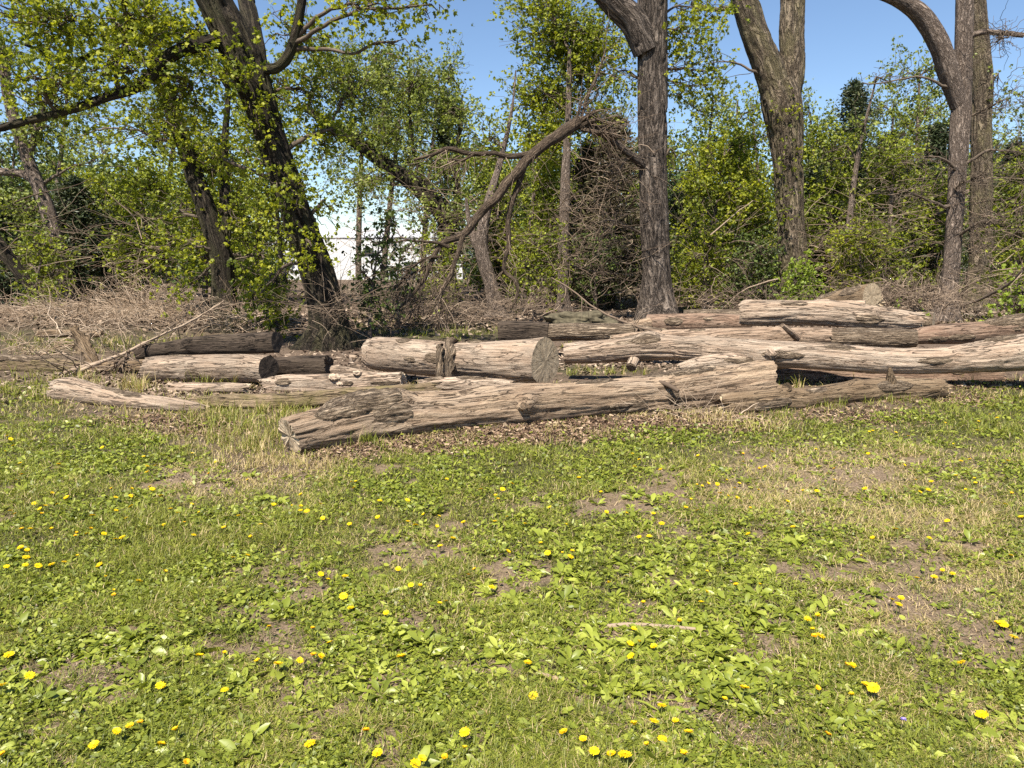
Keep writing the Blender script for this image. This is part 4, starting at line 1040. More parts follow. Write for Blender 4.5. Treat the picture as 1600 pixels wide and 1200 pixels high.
# cedars
def cedar(label, px, py, Y, h_px, w_px, mat, n, seed):
    rng = np.random.default_rng(seed)
    k = depth(px, py, Y) / F
    b0 = W(px, py, Y); b0[2] = 0
    H = h_px * k; Wd = w_px * k
    rt = thing("cedar", label, "conifer", b0, "cedars in the background")
    mb = MB(); bm = MB()
    P = np.array([b0, b0 + [0, 0, H * .5], b0 + [rng.normal() * .1, 0, H]])
    thin_tube(mb, catmull(P, 6), np.linspace(.12, .012, 13), 10)
    mb.build("trunk", M['bark_d'], rt)
    br = MB(); lv = MB()
    for i in range(n):
        f = rng.random() ** .85 * .97 + .03
        a = rng.uniform(0, 2 * np.pi)
        L = Wd * (1 - f) ** .7 * rng.uniform(.55, 1.1) + .15
        st = b0 + [0, 0, H * f]
        en = st + np.array([math.cos(a) * L, math.sin(a) * L, L * rng.uniform(-.15, .45)])
        Q = catmull(np.array([st, (st + en) / 2 + [0, 0, .06 * L], en]), 3)
        thin_tube(br, Q, np.linspace(.02, .004, len(Q)), 3)
        m = int(26 + 36 * L)
        t = rng.uniform(.15, 1.05, m)[:, None]
        c = st + (en - st) * t + rng.normal(size=(m, 3)) * (.07 + .10 * L * t)
        leaves(lv, c, .17, rng, -.15, .17, rng.uniform(.2, .8))
    br.build("branches", M['twig'], rt); lv.build("crown", M[mat], rt, smooth=False)
    return rt
cedar("dark cedar at far left behind the brush", 130, 480, 24, 190, 75, 'needle', 200, 1)
cedar("broad dark cedar left of the slim dark maple", 200, 480, 26, 170, 65, 'needle', 190, 2)
cedar("dark cedar at the very left edge", 15, 480, 25, 170, 75, 'needle', 190, 3)
cedar("tall dark cedar rising behind the right-hand trees", 1312, 480, 30, 315, 85, 'needle', 240, 4)
cedar("dark pointed cedar left of the slim right trunk", 1440, 480, 27, 260, 70, 'needle', 240, 5)
cedar("bronze brown cedar in shadow left of the central trunk", 955, 480, 23, 280, 75, 'needle_br', 260, 6)
cedar("bronze cedar left of the other one, behind the thin trunk", 915, 480, 25, 240, 60, 'needle_br', 200, 7)
cedar("slender cedar top showing above the torn limb's side branch", 700, 470, 31, 300, 42, 'needle', 160, 8)
cedar("dark cedar just right of the white building behind the torn limb", 775, 480, 29, 190, 45, 'needle', 180, 9)
cedar("dark cedar low behind the forked tree", 1255, 480, 27, 210, 60, 'needle', 190, 10)
cedar("dark cedar beyond the right edge trunks", 1560, 480, 28, 230, 80, 'needle', 220, 11)
cedar("squat dark cedar right of the central trunk", 1075, 480, 30, 190, 70, 'needle', 190, 12)
cedar("squat dark cedar behind the right-hand young trees", 1370, 480, 31, 240, 80, 'needle', 220, 13)
cedar("low dark cedar left of the forked tree", 1150, 480, 31, 200, 70, 'needle', 190, 14)

# far wood: one mass behind everything
rng = np.random.default_rng(9)
lm = MB(); bm = MB()
for i in range(300):
    px = rng.uniform(-500, 2100); Y = rng.uniform(38, 60)
    if 380 < px < 740 and rng.random() < .97: continue
    top = 290 if px < 740 else 265
    c0 = W(px, 430, Y); hgt = (430 - rng.uniform(top - 30, top + 50)) * Y / F + 1.0
    for q in range(34):
        f = rng.random()
        c = np.array([c0[0] + rng.normal() * 1.2 * (1.1 - f * .6), Y + rng.normal() * .9, .2 + hgt * f])
        pts = c + rng.normal(size=(26, 3)) * .38
        leaves(lm, pts, .26, rng, .2, .42, rng.uniform(.1, .7))
    thin_tube(bm, np.array([[c0[0], Y, -.1], [c0[0] + .1, Y, hgt * .5], [c0[0] + .2, Y, hgt * .9]]), [.16, .1, .03], 6)
M['far'] = leaf_mat("far_wood_leaves", [(0, (0.038, 0.060, 0.018)), (.5, (0.075, 0.112, 0.029)), (1, (0.150, 0.195, 0.046))], .25)
o = lm.build("distant_woods", M['far'], smooth=False); tag(o, "dark mass of far woods closing the view behind the nearer trees", "woods", None, "stuff")

# ------------------------------------------------------------------ brush and twig thickets
def thicket(label, blobs, mat, seed, name="dead_brush", r=.006, wig=.28):
    rng = np.random.default_rng(seed); mb = MB()
    for (px, py, rx, ry, Y, th, n, L) in blobs:
        c = W(px, py, Y); k = depth(px, py, Y) / F
        for _ in range(n):
            p = c + rng.normal(size=3) * np.array([rx * k, th, ry * k]) * .55
            d = rng.normal(size=3); d[2] = abs(d[2]) * .7 - .1; d /= np.linalg.norm(d)
            q = [p]; LL = L * rng.uniform(.4, 1.3)
            for _k in range(6):
                d = d + rng.normal(size=3) * wig; d[2] -= .05; d /= np.linalg.norm(d); q.append(q[-1] + d * LL / 6)
            q = np.array(q); q[:, 2] = np.maximum(q[:, 2], .015)
            rr = r * rng.uniform(.5, 1.4) * (2.2 if rng.random() < .06 else 1)
            thin_tube(mb, q, np.linspace(rr, rr * .4, 7), 3, rng.random())
    return tag(mb.build(name, M[mat]), label, "brush", None, "stuff")
thicket("bleached dead brush heaped behind the grass at left", [(60, 488, 100, 12, 17, 1.4, 340, .8), (170, 484, 90, 14, 17, 1.4, 400, .8), (260, 488, 80, 12, 16.5, 1.2, 320, .8), (215, 458, 45, 20, 18, 1, 150, 1.1),
         (60, 545, 80, 14, 12, .6, 120, .6), (180, 520, 80, 20, 13, .8, 110, .9), (380, 500, 60, 20, 15, 1, 180, .8)], 'twig_pale', 1)
thicket("tangled dead twigs under the hanging limb", [(650, 480, 70, 18, 17, 1, 300, .9), (740, 485, 60, 18, 17, 1, 190, .8), (600, 500, 50, 14, 16, .8, 160, .7), (810, 480, 60, 22, 17.5, 1, 200, .9), (690, 450, 60, 36, 18, 1, 110, 1.0)], 'twig_brown', 2)
thicket("brown vine tangle hanging left of the central trunk", [(960, 320, 50, 70, 19.3, 1, 120, 1.6), (940, 420, 80, 50, 19.5, 1.2, 150, 1.3), (975, 250, 30, 40, 18.6, .6, 80, 1.2), (890, 350, 60, 70, 20, 1.2, 140, 1.3)], 'twig_brown', 3, "vine_tangle", .008)
thicket("grey-brown dead brush heap behind the right end of the log pile", [(1410, 462, 40, 18, 15.5, .8, 260, .7), (1460, 470, 40, 18, 15.5, .8, 180, .8), (1560, 460, 60, 20, 16.5, 1, 170, .9), (1330, 450, 60, 16, 18, 1, 90, .7), (1120, 470, 80, 16, 18, 1, 150, .7),
         (1200, 472, 60, 14, 18, 1, 100, .7)], 'twig_brown', 4)
thicket("bare vertical stems around the foot of the leaning maple", [(520, 480, 26, 40, 12.6, .3, 90, .9), (470, 470, 40, 50, 13.4, .5, 60, 1.2)], 'twig_brown', 5, "bare_stems", .005, .12)
thicket("mesh of thin bare saplings and twigs under the trees right of the central trunk", [(1120, 400, 70, 60, 22, 2, 150, 1.8), (1320, 400, 80, 60, 22, 2, 190, 1.8), (1420, 330, 70, 80, 20, 1.5, 150, 1.6), (1560, 380, 60, 70, 18, 1, 170, 1.5)],
        'twig_brown', 15, "bare_stems", .008, .16)
thicket("bare grey twigs in the wood left of the torn limb", [(620, 360, 80, 60, 21, 1.5, 130, 1.6), (760, 380, 60, 70, 21, 1.5, 130, 1.6), (60, 400, 90, 50, 20, 1.5, 120, 1.6), (250, 380, 90, 60, 19, 1.5, 120, 1.5)], 'twig_brown', 16, "bare_stems", .008, .16)
thicket("dry thin weed stalks standing before the front log's right end", [(1065, 640, 60, 16, 7.2, .2, 60, .4), (1150, 655, 30, 10, 6.95, .1, 30, .35)], 'twig_pale', 6, "dry_stalks", .0022, .16)

# ------------------------------------------------------------------ buildings beyond the trees
def box(mb, x0, x1, y0, y1, z0, z1):
    V = np.array([[x, y, z] for z in (z0, z1) for y in (y0, y1) for x in (x0, x1)])
    mb.add(V, np.array([[0, 2, 3, 1], [4, 5, 7, 6], [0, 1, 5, 4], [2, 6, 7, 3], [0, 4, 6, 2], [1, 3, 7, 5]]))
def building(label, px0, px1, py_eave, py_ridge, Y, depth_m, wall, roof, wins, name="building", base_px=452, zb=0.0):
    x0 = W(px0, py_eave, Y)[0]; x1 = W(px1, py_eave, Y)[0]; ze = W(800, py_eave, Y)[2]; zr = W(800, py_ridge, Y + depth_m / 2)[2]
    rt = thing(name, label, "building", ((x0 + x1) / 2, Y, 0))
    mb = MB(); box(mb, x0, x1, Y, Y + depth_m, zb - .2, ze)
    for x in (x0, x1):
        s = .0; V = np.array([[x, Y, ze], [x, Y + depth_m, ze], [x, Y + depth_m / 2, zr]]); mb.add(V, np.array([[0, 1, 2]]))
    for i in range(int((x1 - x0) / .9)):       # standing ribs of the sheet wall
        xx = x0 + .45 + i * .9; box(mb, xx - .03, xx + .03, Y - .03, Y - .002, 0, ze - .02)
    mb.build("wall", M[wall], rt, smooth=False)
    rb = MB(); o = .06; t = .08
    ym = Y + depth_m / 2
    for (ya, yb) in ((Y - o, ym), (Y + depth_m + o, ym)):
        za = ze - (zr - ze) * o / (depth_m / 2)
        V = np.array([[x0 - o, ya, za + .02], [x1 + o, ya, za + .02], [x1 + o, yb, zr + .02], [x0 - o, yb, zr + .02], [x0 - o, ya, za + .02 + t], [x1 + o, ya, za + .02 + t], [x1 + o, yb, zr + .02 + t], [x0 - o, yb, zr + .02 + t]])
        rb.add(V, np.array([[0, 3, 2, 1], [4, 5, 6, 7], [0, 1, 5, 4], [1, 2, 6, 5], [2, 3, 7, 6], [3, 0, 4, 7]]))
    rb.build("roof", M[roof], rt, smooth=False)
    for (wx, w, h, zc, nm) in wins:
        x = W(wx, py_eave, Y)[0]
        mb = MB(); box(mb, x - w / 2, x + w / 2, Y - .06, Y - .035, zc - h / 2, zc + h / 2)
        mb.build(nm, M['glass'], rt, smooth=False)
building("long low white metal building seen through the trees left of centre", 330, 722, 372, 360, 52, 14, 'white_wall', 'white_roof', [(641, .8, 1.1, .65, "door"), (575, .7, .5, 1.9, "window")])
building("pale house with a brown roof glimpsed behind the right edge trees", 1480, 1680, 318, 268, 46, 9, 'house_wall', 'house_roof', [(1555, 1.1, 1.2, 2.6, "window"), (1610, 1.1, 1.2, 2.6, "window")], "house")
building("grey-white shed mostly hidden behind the trees right of the forked one", 1262, 1300, 416, 404, 44, 3, 'house_wall', 'house_roof', [(1278, .7, .6, 1.3, "window")], "shed")

# ------------------------------------------------------------------ lawn
rng = np.random.default_rng(4)
def blades(mb, x, y, h, lean, w, az, r, z0=None, curl=.35):
    n = len(x)
    z = gz(x, y) - .004 if z0 is None else z0
    d = np.stack([np.cos(az), np.sin(az)], 1); sd = np.stack([-d[:, 1], d[:, 0]], 1)
    V = np.zeros((n, 5, 3))
    for k, (t, ww) in enumerate(((0, 1), (.5, .85), (1, 0))):
        c = np.stack([x + d[:, 0] * h * lean * t ** 1.6, y + d[:, 1] * h * lean * t ** 1.6, z + h * (t - curl * lean * t * t)], 1)
        if k < 2:
            o = np.zeros((n, 3)); o[:, :2] = sd * (w * ww / 2)[:, None]
            V[:, 2 * k] = c - o; V[:, 2 * k + 1] = c + o
        else: V[:, 4] = c
    i = np.arange(n)[:, None] * 5
    mb.add(V.reshape(-1, 3), [np.hstack([i, i + 1, i + 3, i + 2]), np.hstack([i + 2, i + 3, i + 4])], None, np.repeat(r, 5))
def px_points(n, x0, x1, y0, y1):
    """ground points spread so that near and far lawn are equally well covered"""
    a = rng.uniform(x0, x1, n); b_ = rng.uniform(y0, y1, n)
    return Gv(a, b_)
N = 520000
x, y = px_points(N, -180, 1780, 596, 1290)
soil, dry, lawn, wg, px, py = masks(x, y)
n_c = fbm(x * 5, y * 5, seed=60, o=3)
p = lawn * (1 - .90 * soil) * (.50 + .7 * n_c + .30 * (1 - dry)) + (1 - lawn) * (.22 + .5 * wg + .25 * sstep(0.1, .5, n_c))
p = p * (1 - .45 * rosette_zone(px, py))
k = rng.random(N) < p
x, y, soil, dry, lawn, wg = x[k], y[k], soil[k], dry[k], lawn[k], wg[k]
n = len(x)
sc_ = np.clip(y / 3.2, .8, 2.6) ** .55
lush = sstep(-.1, .5, fbm(x * 2.2, y * 2.2, seed=66, o=3))
h = rng.uniform(.018, .045, n) * sc_ * (1 + .8 * lush)
isdry = rng.random(n) < np.clip(dry * .75 + .12 + (1 - lawn) * (.55 - .6 * wg), 0, .95)
r = np.where(isdry, rng.uniform(.68, 1, n), np.clip(rng.uniform(.05, .62, n) + .08 * n_c[k], 0, .63))
lean = rng.uniform(.3, 1.5, n) * np.where(isdry, 1.3, 1)
w = rng.uniform(.0022, .0042, n) * sc_ * 1.1
mb = MB(); blades(mb, x, y, h, lean, w, rng.uniform(0, 6.283, n), r)
nt_ = 420
ca, cb = px_points(nt_, -150, 1750, 640, 1260)
for q in range(nt_):
    m_ = int(rng.integers(18, 60)); rr_ = rng.uniform(.03, .10)
    xx = ca[q] + rng.normal(size=m_) * rr_; yy = cb[q] + rng.normal(size=m_) * rr_
    blades(mb, xx, yy, rng.uniform(.035, .09, m_), rng.uniform(.5, 1.8, m_), rng.uniform(.0025, .0045, m_) * (1.2 if cb[q] > 4 else 1), rng.uniform(0, 6.283, m_), np.clip(rng.uniform(.02, .35) + rng.normal(size=m_) * .12, 0, .62))
g1 = mb.build("grass", M['grass'], smooth=False); tag(g1, "short mown lawn grass, green with dry straw-coloured blades", "grass", None, "stuff")

# small round lawn leaves (clover, ground ivy)
N = 400000
x, y = px_points(N, -180, 1780, 600, 1290)
soil, dry, lawn, wg, px, py = masks(x, y)
cl = fbm(x * 3.2, y * 3.2, seed=70, o=3)
k = rng.random(N) < lawn * (1 - .9 * soil) * np.clip(.42 + 1.2 * cl - .45 * dry, .04, 1) * (1 - .7 * rosette_zone(px, py)) + (1 - lawn) * wg * .25
x, y = x[k], y[k]; n = len(x)
sc_ = np.clip(y / 3.2, .8, 2.6) ** .5
C = np.stack([x, y, gz(x, y) + rng.uniform(.003, .028, n) * sc_], 1)
a = rng.uniform(0, 6.283, n); L = rng.uniform(.010, .030, n) * sc_
nv_ = np.stack([rng.normal(size=n) * .55, rng.normal(size=n) * .55, np.ones(n)], 1); nv_ /= np.linalg.norm(nv_, axis=1)[:, None]
d = np.stack([np.cos(a), np.sin(a), np.zeros(n)], 1); d -= (d * nv_).sum(1)[:, None] * nv_; d /= np.linalg.norm(d, axis=1)[:, None]
sd = np.cross(nv_, d)
Lc = L[:, None]; wf = rng.uniform(.14, .42, n)[:, None]
V = np.stack([C - d * Lc * .5, C - d * Lc * .1 + sd * Lc * wf, C + d * Lc * .35 + sd * Lc * wf * .8, C + d * Lc * .6, C + d * Lc * .35 - sd * Lc * wf * .8, C - d * Lc * .1 - sd * Lc * wf], 1)
i = np.arange(n)[:, None] * 6
mb = MB(); mb.add(V.reshape(-1, 3), np.hstack([i + q for q in range(6)]), None, np.repeat(rng.random(n), 6))
tag(mb.build("lawn_clover", M['clover'], smooth=False), "small round-leaved ground cover mixed through the lawn", "ground cover", None, "stuff")

# broad-leaved rosettes
N = 15500
x, y = px_points(N, -160, 1760, 660, 1280)
soil, dry, lawn, wg, px, py = masks(x, y)
dn = np.full(N, .07)
for cx, cy, rx, ry, wgt in PL: dn += .85 * wgt * blob(px, py, cx, cy, rx, ry)
cl = fbm(x * 3.5, y * 3.5, seed=80, o=3)
k = rng.random(N) < np.clip(dn * (1 + 2.2 * cl) * lawn * (1 - .35 * soil), 0, 1) * np.clip(.50 + y / 12, 0, 1)
x, y, px, py = x[k], y[k], px[k], py[k]
mb = MB()
RT = np.array([0, .18, .38, .58, .80, 1.0]); WT = np.array([.12, .22, .80, 1.0, .62, .02])
for q in range(len(x)):
    nl = rng.integers(5, 12); size = rng.uniform(.042, .095) if rng.random() < .65 else rng.uniform(.03, .06) * (1 if y[q] < 6 else 1.1)
    slim = rng.uniform(.12, .20); up = rng.uniform(.08, .60); a0 = rng.uniform(0, 6.283); z0 = float(gz(x[q], y[q])) - .003
    base = rng.uniform(.15, .8)
    tooth = rng.random() < .35          # dandelion-like, jagged and narrow
    for l in range(nl):
        az = a0 + l * 2.399 + rng.normal() * .25; L = size * rng.uniform(.6, 1.15); el = up * rng.uniform(.5, 1.4)
        d = np.array([math.cos(az), math.sin(az), 0]); s_ = np.array([-d[1], d[0], 0])
        t = RT; curl = rng.uniform(.25, .8); tw = rng.normal() * .5
        cx = L * (t * math.cos(el)); cz = L * (t * math.sin(el) - curl * .35 * t * t) + .004
        cz = np.maximum(cz, .004)
        ww = L * slim * (WT if not tooth else WT * np.array([1, 1.9, .35, .95, .45, 1]) * .85)
        c = np.array([x[q], y[q], z0]) + d * cx[:, None] + np.array([0, 0, 1.]) * cz[:, None]
        o_ = (s_[None] * math.cos(tw) + np.array([[0, 0, 1.]]) * math.sin(tw)) * ww[:, None]
        fold = np.array([[0, 0, 1.]]) * (ww * .35)[:, None]
        rip = np.array([[0, 0, 1.]]) * (rng.normal(size=6) * .26 * ww)[:, None]
        V = np.stack([c - o_ + fold + rip, c, c + o_ + fold - rip], 1)
        V[..., 2] = np.maximum(V[..., 2], z0 + .002)
        f = []
        i6 = np.arange(5)[:, None] * 3
        F_ = np.vstack([np.hstack([i6, i6 + 1, i6 + 4, i6 + 3]), np.hstack([i6 + 1, i6 + 2, i6 + 5, i6 + 4])])
        mb.add(V.reshape(-1, 3), F_, None, np.clip(base + rng.normal() * .15, 0, 1))
tag(mb.build("plantain_weeds", M['plantain'], smooth=True), "broad-leaved plantain rosettes crowding the near lawn", "weeds", None, "stuff")

# tall grass along the logs
TG = [(395, 690, 60, 22, 750, .16, .35), (330, 650, 60, 22, 700, .16, .3), (560, 695, 50, 9, 260, .17, .1), (655, 670, 26, 7, 200, .20, .1), (505, 700, 40, 8, 150, .14, .1), (330, 598, 40, 8, 200, .22, .3), (210, 610, 25, 8, 160, .22, .7),
      (60, 610, 80, 26, 900, .13, .3), (130, 610, 60, 22, 280, .16, .7), (450, 650, 50, 16, 500, .13, .3), (1290, 640, 26, 8, 160, .14, .1), (1400, 632, 60, 6, 180, .12, .2), (1225, 655, 30, 6, 120, .12, .1), (1230, 595, 50, 10, 240, .2, .5),
      (1340, 592, 90, 8, 300, .18, .5), (1500, 592, 90, 8, 300, .16, .35), (930, 582, 90, 6, 240, .12, .3), (700, 520, 120, 10, 900, .12, .1), (120, 540, 200, 14, 1500, .14, .35), (240, 560, 120, 10, 300, .14, .5), (760, 620, 20, 5, 60, .12, .4),
      (1540, 500, 80, 12, 600, .13, .25), (1100, 660, 80, 8, 380, .10, .95), (420, 730, 90, 14, 700, .08, .9), (280, 690, 90, 20, 500, .07, .8), (1180, 672, 60, 8, 220, .14, .9), (600, 500, 60, 10, 300, .12, .2), (900, 540, 40, 5, 80, .12, .4),
      (720, 690, 120, 8, 300, .06, .9), (920, 680, 140, 8, 300, .06, .9), (1540, 620, 80, 10, 300, .08, .6), (960, 610, 60, 4, 40, .15, .8)]
mb = MB()
for (cx, cy, rx, ry, n, hh, dr) in TG:
    a = cx + rng.normal(size=n) * rx * .6; b_ = cy + rng.normal(size=n) * ry * .6
    b_ = np.maximum(b_, 470)
    x, y = Gv(a, b_)
    cl = rng.integers(0, max(2, n // 14), n); offx = rng.normal(size=n) * .03     # tufts
    ux, uy = x[cl % n], y[cl % n]
    tf = rng.random(n) < .7
    x = np.where(tf, ux + offx, x); y = np.where(tf, uy + rng.normal(size=n) * .03, y)
    r = np.where(rng.random(n) < dr, rng.uniform(.68, 1, n), rng.uniform(.1, .6, n))
    blades(mb, x, y, hh * rng.uniform(.45, 1.25, n), rng.uniform(.1, 1.0, n), rng.uniform(.004, .007, n) * np.clip(y / 7, .8, 2), rng.uniform(0, 6.283, n), r, curl=.3)
tag(mb.build("tall_grass", M['grass'], smooth=False), "unmown tufts of long grass growing between and along the logs", "grass", None, "stuff")

# wood chips and leaf litter
def flakes(label, name, mat, spec, thick=.004):
    mb = MB()
    for (cx, cy, rx, ry, n, s) in spec:
        a = cx + rng.normal(size=n) * rx * .6; b_ = cy + rng.normal(size=n) * ry * .6
        b_ = np.maximum(b_, 425); x, y = Gv(a, b_)
        z = gz(x, y) + rng.uniform(0, .02, n)
        C = np.stack([x, y, z], 1)
        d = rng.normal(size=(n, 3)); d[:, 2] *= .3; d /= np.linalg.norm(d, axis=1)[:, None]
        u = rng.normal(size=(n, 3)) * [.4, .4, 1]; sd = np.cross(d, u); sd /= np.linalg.norm(sd, axis=1)[:, None]; nm = np.cross(d, sd)
        L = (s * rng.uniform(.4, 1.4, n) * np.clip(y / 6, .8, 3))[:, None]; w = L * rng.uniform(.15, .5, n)[:, None]
        V = np.stack([C - d * L * .5 - sd * w * .6, C - d * L * .45 + sd * w * .4, C + d * L * .5 + sd * w * .5, C + d * L * .4 - sd * w * .4 + nm * L * .15], 1)
        i = np.arange(n)[:, None] * 4
        mb.add(V.reshape(-1, 3), np.hstack([i, i + 1, i + 2, i + 3]), None, np.repeat(rng.random(n), 4))
    return tag(mb.build(name, M[mat], smooth=False), label, "debris", None, "stuff")
flakes("red-brown rotted wood chips banked along the foot of the front log", "wood_chips", 'chips',
       [(620, 702, 90, 6, 2600, .035), (720, 692, 90, 6, 3200, .035), (820, 684, 90, 6, 3200, .035), (920, 673, 90, 7, 3200, .035), (1020, 664, 90, 7, 2800, .035), (1110, 662, 70, 10, 1800, .035),
        (1340, 652, 110, 12, 1800, .03), (1480, 628, 90, 7, 900, .03), (1150, 672, 60, 8, 700, .03), (800, 688, 260, 8, 500, .06), (1000, 664, 160, 8, 300, .06),
        (540, 716, 50, 8, 900, .03), (240, 664, 90, 14, 1300, .035), (330, 672, 60, 14, 900, .035), (1480, 600, 80, 14, 1500, .035), (480, 600, 120, 10, 700, .03), (1300, 596, 120, 12, 900, .03), (1560, 604, 70, 8, 800, .03)])
flakes("dry fallen leaves and bits strewn on the woodland floor", "leaf_litter", 'litter',
       [(300, 600, 320, 30, 5000, .045), (900, 560, 400, 20, 5000, .045), (1300, 500, 400, 24, 5000, .05), (600, 500, 400, 20, 5000, .05), (200, 490, 260, 20, 3500, .05), (1500, 490, 160, 20, 2500, .05), (800, 465, 900, 14, 6000, .06),
        (380, 740, 110, 18, 1300, .02)])
x_spec = [(1400, 930, 260, 90, 1800, .011), (1180, 1140, 130, 50, 700, .010), (130, 1040, 130, 60, 600, .010), (1330, 745, 260, 50, 1200, .014), (800, 900, 900, 260, 3500, .012), (500, 1000, 500, 160, 900, .014), (1350, 930, 280, 60, 700, .016), (1180, 1130, 160, 60, 500, .014), (130, 1040, 150, 60, 380, .014), (800, 950, 800, 200, 900, .014), (1300, 750, 300, 60, 700, .018), (300, 760, 160, 30, 350, .016)]
flakes("dry crumbs, straw and dead leaf bits lying in the lawn's bare patches", "lawn_debris", 'litter', x_spec)

# ------------------------------------------------------------------ dandelions
def dandelion_head(rad, closed, seed):
    r = np.random.default_rng(seed); V = []; Fc = []; R = []; n = 0
    for ring, (rr, k, el) in enumerate([(1.0, 34, .04), (.84, 30, .15), (.64, 24, .30), (.42, 16, .5), (.24, 9, .9)]):
        for i in range(k):
            az = 2 * np.pi * i / k + r.normal() * .08; e = el + closed + r.normal() * .08; L = rad * (rr * .55 + .45) * r.uniform(.85, 1.08)
            e = min(e, 1.5)
            d = np.array([math.cos(az) * math.cos(e), math.sin(az) * math.cos(e), math.sin(e)]); s = np.array([-math.sin(az), math.cos(az), 0]) * rad * .095
            b0 = d * rad * .06; tip = d * L * (1 if ring < 3 else .55); mid = d * L * .5 * (1 if ring < 3 else .55) + np.array([0, 0, rad * .06])
            V += [b0 - s * .4, b0 + s * .4, mid + s, mid - s, tip + s * .8, tip - s * .8]
            Fc += [[n, n + 1, n + 2, n + 3], [n + 3, n + 2, n + 4, n + 5]]; n += 6
            R += [r.uniform(.2, 1) * (1 if ring < 3 else .75)] * 6
    return np.array(V), np.array(Fc), np.array(R)
def mesh_only(name, V, Fc, mat, rnd):
    o = mk(name, V, Fc, mat, None, None, rnd, False); me = o.data; bpy.data.objects.remove(o); return me
heads = {}
for key, rad, cl, sd_ in (("open", .021, 0.0, 1), ("domed", .019, .25, 2), ("half", .017, .75, 3), ("small", .014, .4, 4)):
    V, Fc, R = dandelion_head(rad, cl, sd_)
    heads[key] = mesh_only("flower_head", V, Fc, M['petal_or'] if key == "small" else M['petal'], R)
def stalk_mesh(hh, seed):
    r = np.random.default_rng(seed); mb = MB()
    P = np.array([[0, 0, -.01], [r.normal() * .004, r.normal() * .004, hh * .5], [0, 0, hh]])
    thin_tube(mb, catmull(P, 4), np.full(9, .0019), 6)
    thin_tube(mb, np.array([[0, 0, hh - .012], [0, 0, hh - .006], [0, 0, hh + .001]]), [.002, .0055, .0045], 8)    # green cup under the petals
    o = mb.build("stalk", M['stalk']); me = o.data; bpy.data.objects.remove(o); return me
stalks = {hh: stalk_mesh(hh, int(hh * 1000)) for hh in (.03, .045, .06)}
Z = {
 (0, 640): [(38,122),(50,138),(62,170),(22,195),(90,243),(102,298),(77,325),(272,247),(473,172),(665,215),(680,255),(718,256),(677,284),(890,196),(1003,241),(966,300),(1148,322),(516,364),(607,375),(693,356),(706,373),(748,405),(610,405),(536,412),(305,405),(241,387),(160,434),(268,438),(185,460),(210,450),(195,484),(48,466),(70,481),(535,474),(607,458),(424,497),(786,470),(822,488),(588,510),(887,445),(858,526),(924,485),(700,558),(759,540),(421,558),(482,577),(358,575),(350,590),(400,580),(535,600),(565,592),(898,587),(1040,552),(1158,590),(102,556),(138,558),(240,560),(92,640),(127,651),(123,681),(115,713),(175,718),(236,711),(293,698),(358,677),(458,717),(489,766),(645,789),(763,754),(1082,694),(1146,679),(25,718),(1394,393),(1355,450),(1392,456),(1388,472),(1418,477),(1484,444),(1496,507),(1266,440),(1487,773),(1520,796),(1106,497),(1203,533)],
 (530, 640): [(58,333),(76,333),(70,362),(498,321),(657,368),(755,370),(724,398),(735,418),(800,345),(1110,312),(1210,378),(1355,203),(1389,236),(1365,269),(1487,280),(189,430),(315,425),(178,503),(394,491),(465,498),(315,520),(356,539),(454,544),(577,524),(722,521),(777,504),(860,534),(975,462),(1050,538),(1234,476),(1329,486),(1497,531),(1393,591),(1436,585),(933,614),(968,660),(528,600),(465,636),(778,654),(1036,669),(1080,656),(1071,682),(1330,770),(1248,808),(272,751),(25,783),(46,532),(628,740),(598,772),(707,812),(375,820),(338,820),(1455,484)],
 (1060, 640): [(300,202),(433,192),(638,185),(300,240),(372,270),(402,261),(655,260),(722,274),(687,290),(722,316),(878,204),(885,101),(900,91),(1005,102),(1030,133),(1064,119),(1234,62),(1277,160),(1390,55),(1383,99),(1440,22),(1478,39),(1047,261),(1307,242),(1348,235),(1507,252),(1524,242),(1283,306),(1371,324),(1374,342),(1170,335),(1118,380),(1156,370),(1324,372),(1400,432),(1514,438),(1588,496),(1243,509),(1163,585),(1007,550),(898,587),(842,665),(530,538),(323,572),(582,373),(645,368),(502,423),(282,340),(260,366),(225,327),(181,348),(139,342),(142,283),(192,389),(228,404),(275,407),(373,364),(87,351),(108,356),(56,420),(33,458),(88,468),(335,455),(862,360),(1541,666),(1187,768),(1225,737),(1268,751),(1108,776),(1122,790),(373,805),(268,804),(131,742),(1100,327),(1544,388),(91,214)],
 (0, 900): [(525,66),(528,85),(40,354),(139,445),(8,500),(10,815),(924,365),(1047,348),(1195,386),(1248,233),(1448,239),(1527,310),(1383,387),(1452,363),(1487,368),(1283,405),(749,498),(1040,517),(542,703),(598,680),(645,668),(824,697),(748,759),(440,766),(868,844),(1432,763),(1590,100)],
 (530, 900): [(22,99),(55,156),(217,181),(467,125),(497,115),(285,375),(870,411),(899,569),(117,710),(175,818),(387,855),(480,846),(577,815),(580,738),(1034,737),(1124,768),(1187,822),(1260,838),(1325,838),(1491,768),(1365,712),(1453,686),(1558,688),(1425,797),(1588,837),(1352,371),(1347,315),(1387,310),(1457,328),(1407,122),(1577,200),(1367,245),(1496,610),(352,880)],
 (1060, 900): [(126,70),(108,117),(592,189),(640,186),(652,178),(622,240),(626,268),(662,268),(985,100),(1033,95),(1016,124),(1473,212),(1505,212),(1554,271),(1316,395),(1411,631),(688,740),(806,413),(780,405),(638,516),(867,497),(806,547),(900,505),(301,525),(217,582),(43,738),(27,838)],
}
spots = sorted([(ox + a * .3375, oy + b_ * .3375) for (ox, oy), L in Z.items() for a, b_ in L])
rb = [0, 700, 735, 765, 795, 830, 880, 950, 1050, 1300]
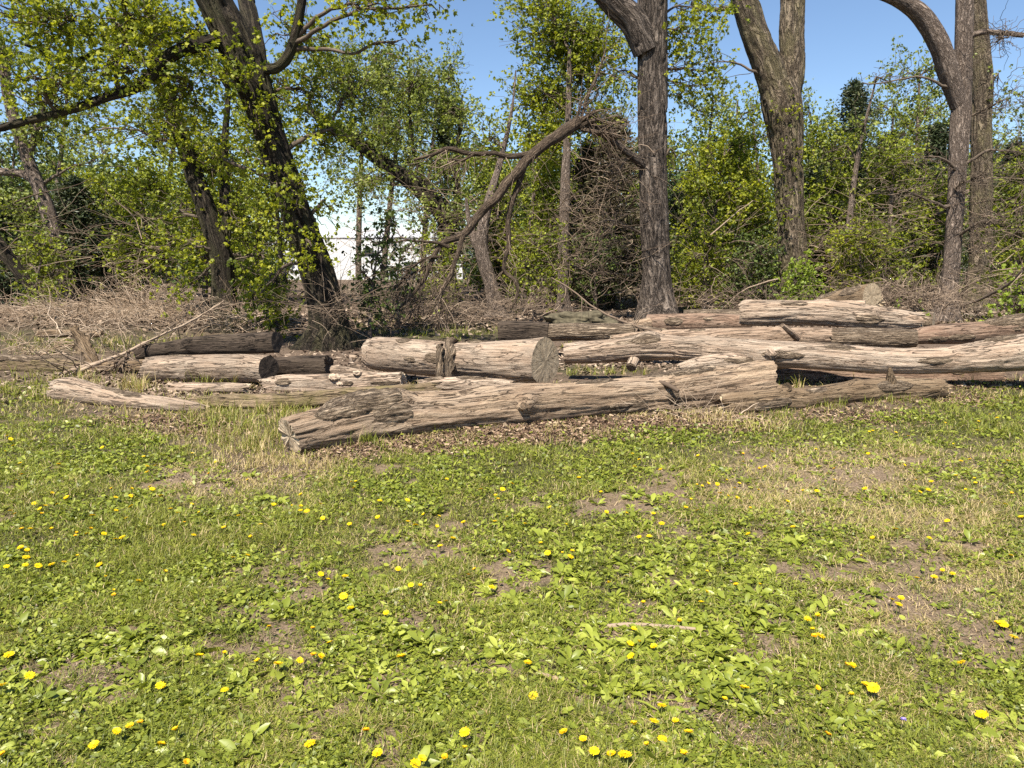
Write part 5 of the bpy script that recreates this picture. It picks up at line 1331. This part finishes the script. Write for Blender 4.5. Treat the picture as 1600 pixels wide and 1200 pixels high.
rn = ["farthest lawn strip", "second farthest lawn strip", "third farthest lawn strip", "fourth farthest lawn strip", "fifth farthest lawn strip", "fourth nearest lawn strip", "third nearest lawn strip", "second nearest lawn strip", "nearest lawn strip"]
rows = [(rb[i], rb[i + 1], rn[i]) for i in range(9)]
cols = [(0, 270, "far left"), (270, 540, "left"), (540, 800, "left of centre"), (800, 1070, "right of centre"), (1070, 1340, "right"), (1340, 1700, "far right")]
ordn = "first second third fourth fifth sixth seventh eighth ninth tenth eleventh twelfth thirteenth fourteenth fifteenth sixteenth seventeenth eighteenth nineteenth twentieth".split()
cnt = {}
rg = random.Random(3)
for (dx, dy) in spots:
    rk = [i for i, q in enumerate(rows) if q[0] <= dy < q[1]][0]; ck = [i for i, q in enumerate(cols) if q[0] <= dx < q[1]][0]
    cnt[(rk, ck)] = cnt.get((rk, ck), 0) + 1
    o_ = ordn[cnt[(rk, ck)] - 1]
    key = rg.choice(["open", "open", "open", "domed", "domed", "half", "small"])
    word = {"open": "wide open yellow", "domed": "domed yellow", "half": "half-closed yellow", "small": "small orange"}[key]
    hh = rg.choice([.03, .045, .06])
    # where the stalk meets the ground so that the head shows at the picked spot
    d_ = ray(dx, dy); t_ = (hh - CH) / d_[2]; p_ = np.array([0, 0, CH]) + d_ * t_
    p_[2] = float(gz(p_[0], p_[1]))
    rt = thing("dandelion", f"{word} dandelion, {o_} from left at {cols[ck][2]} in {rows[rk][2]}", "dandelion", p_, "dandelions in the lawn")
    s_o = bpy.data.objects.new("stalk", stalks[hh]); COL.objects.link(s_o); s_o.parent = rt
    h_o = bpy.data.objects.new("flower_head", heads[key]); COL.objects.link(h_o); h_o.parent = rt
    h_o.location = (0, 0, hh)
    h_o.rotation_euler = (rg.uniform(-.1, .5), rg.uniform(-.35, .35), rg.uniform(0, 6.28))
    s = rg.uniform(.62, .98) * (1.12 if dy > 950 else 1)
    h_o.scale = (s, s, s)
    rt.rotation_euler = (rg.uniform(-.1, .1), rg.uniform(-.1, .1), 0)
# one violet
p_ = G(1410, 1142)
rt = thing("violet", "single small violet flower in the grass at bottom right", "flower", p_)
V, Fc, R = dandelion_head(.011, .5, 9)
vh = mk("flower_head", V + np.array([p_[0], p_[1], .04]), Fc, M['violet'], rt, None, R, False)
mb = MB(); thin_tube(mb, np.array([p_ + [0, 0, -.01], p_ + [.002, 0, .02], p_ + [0, 0, .04]]), [.0012] * 3, 5); mb.build("stalk", M['stalk'], rt)
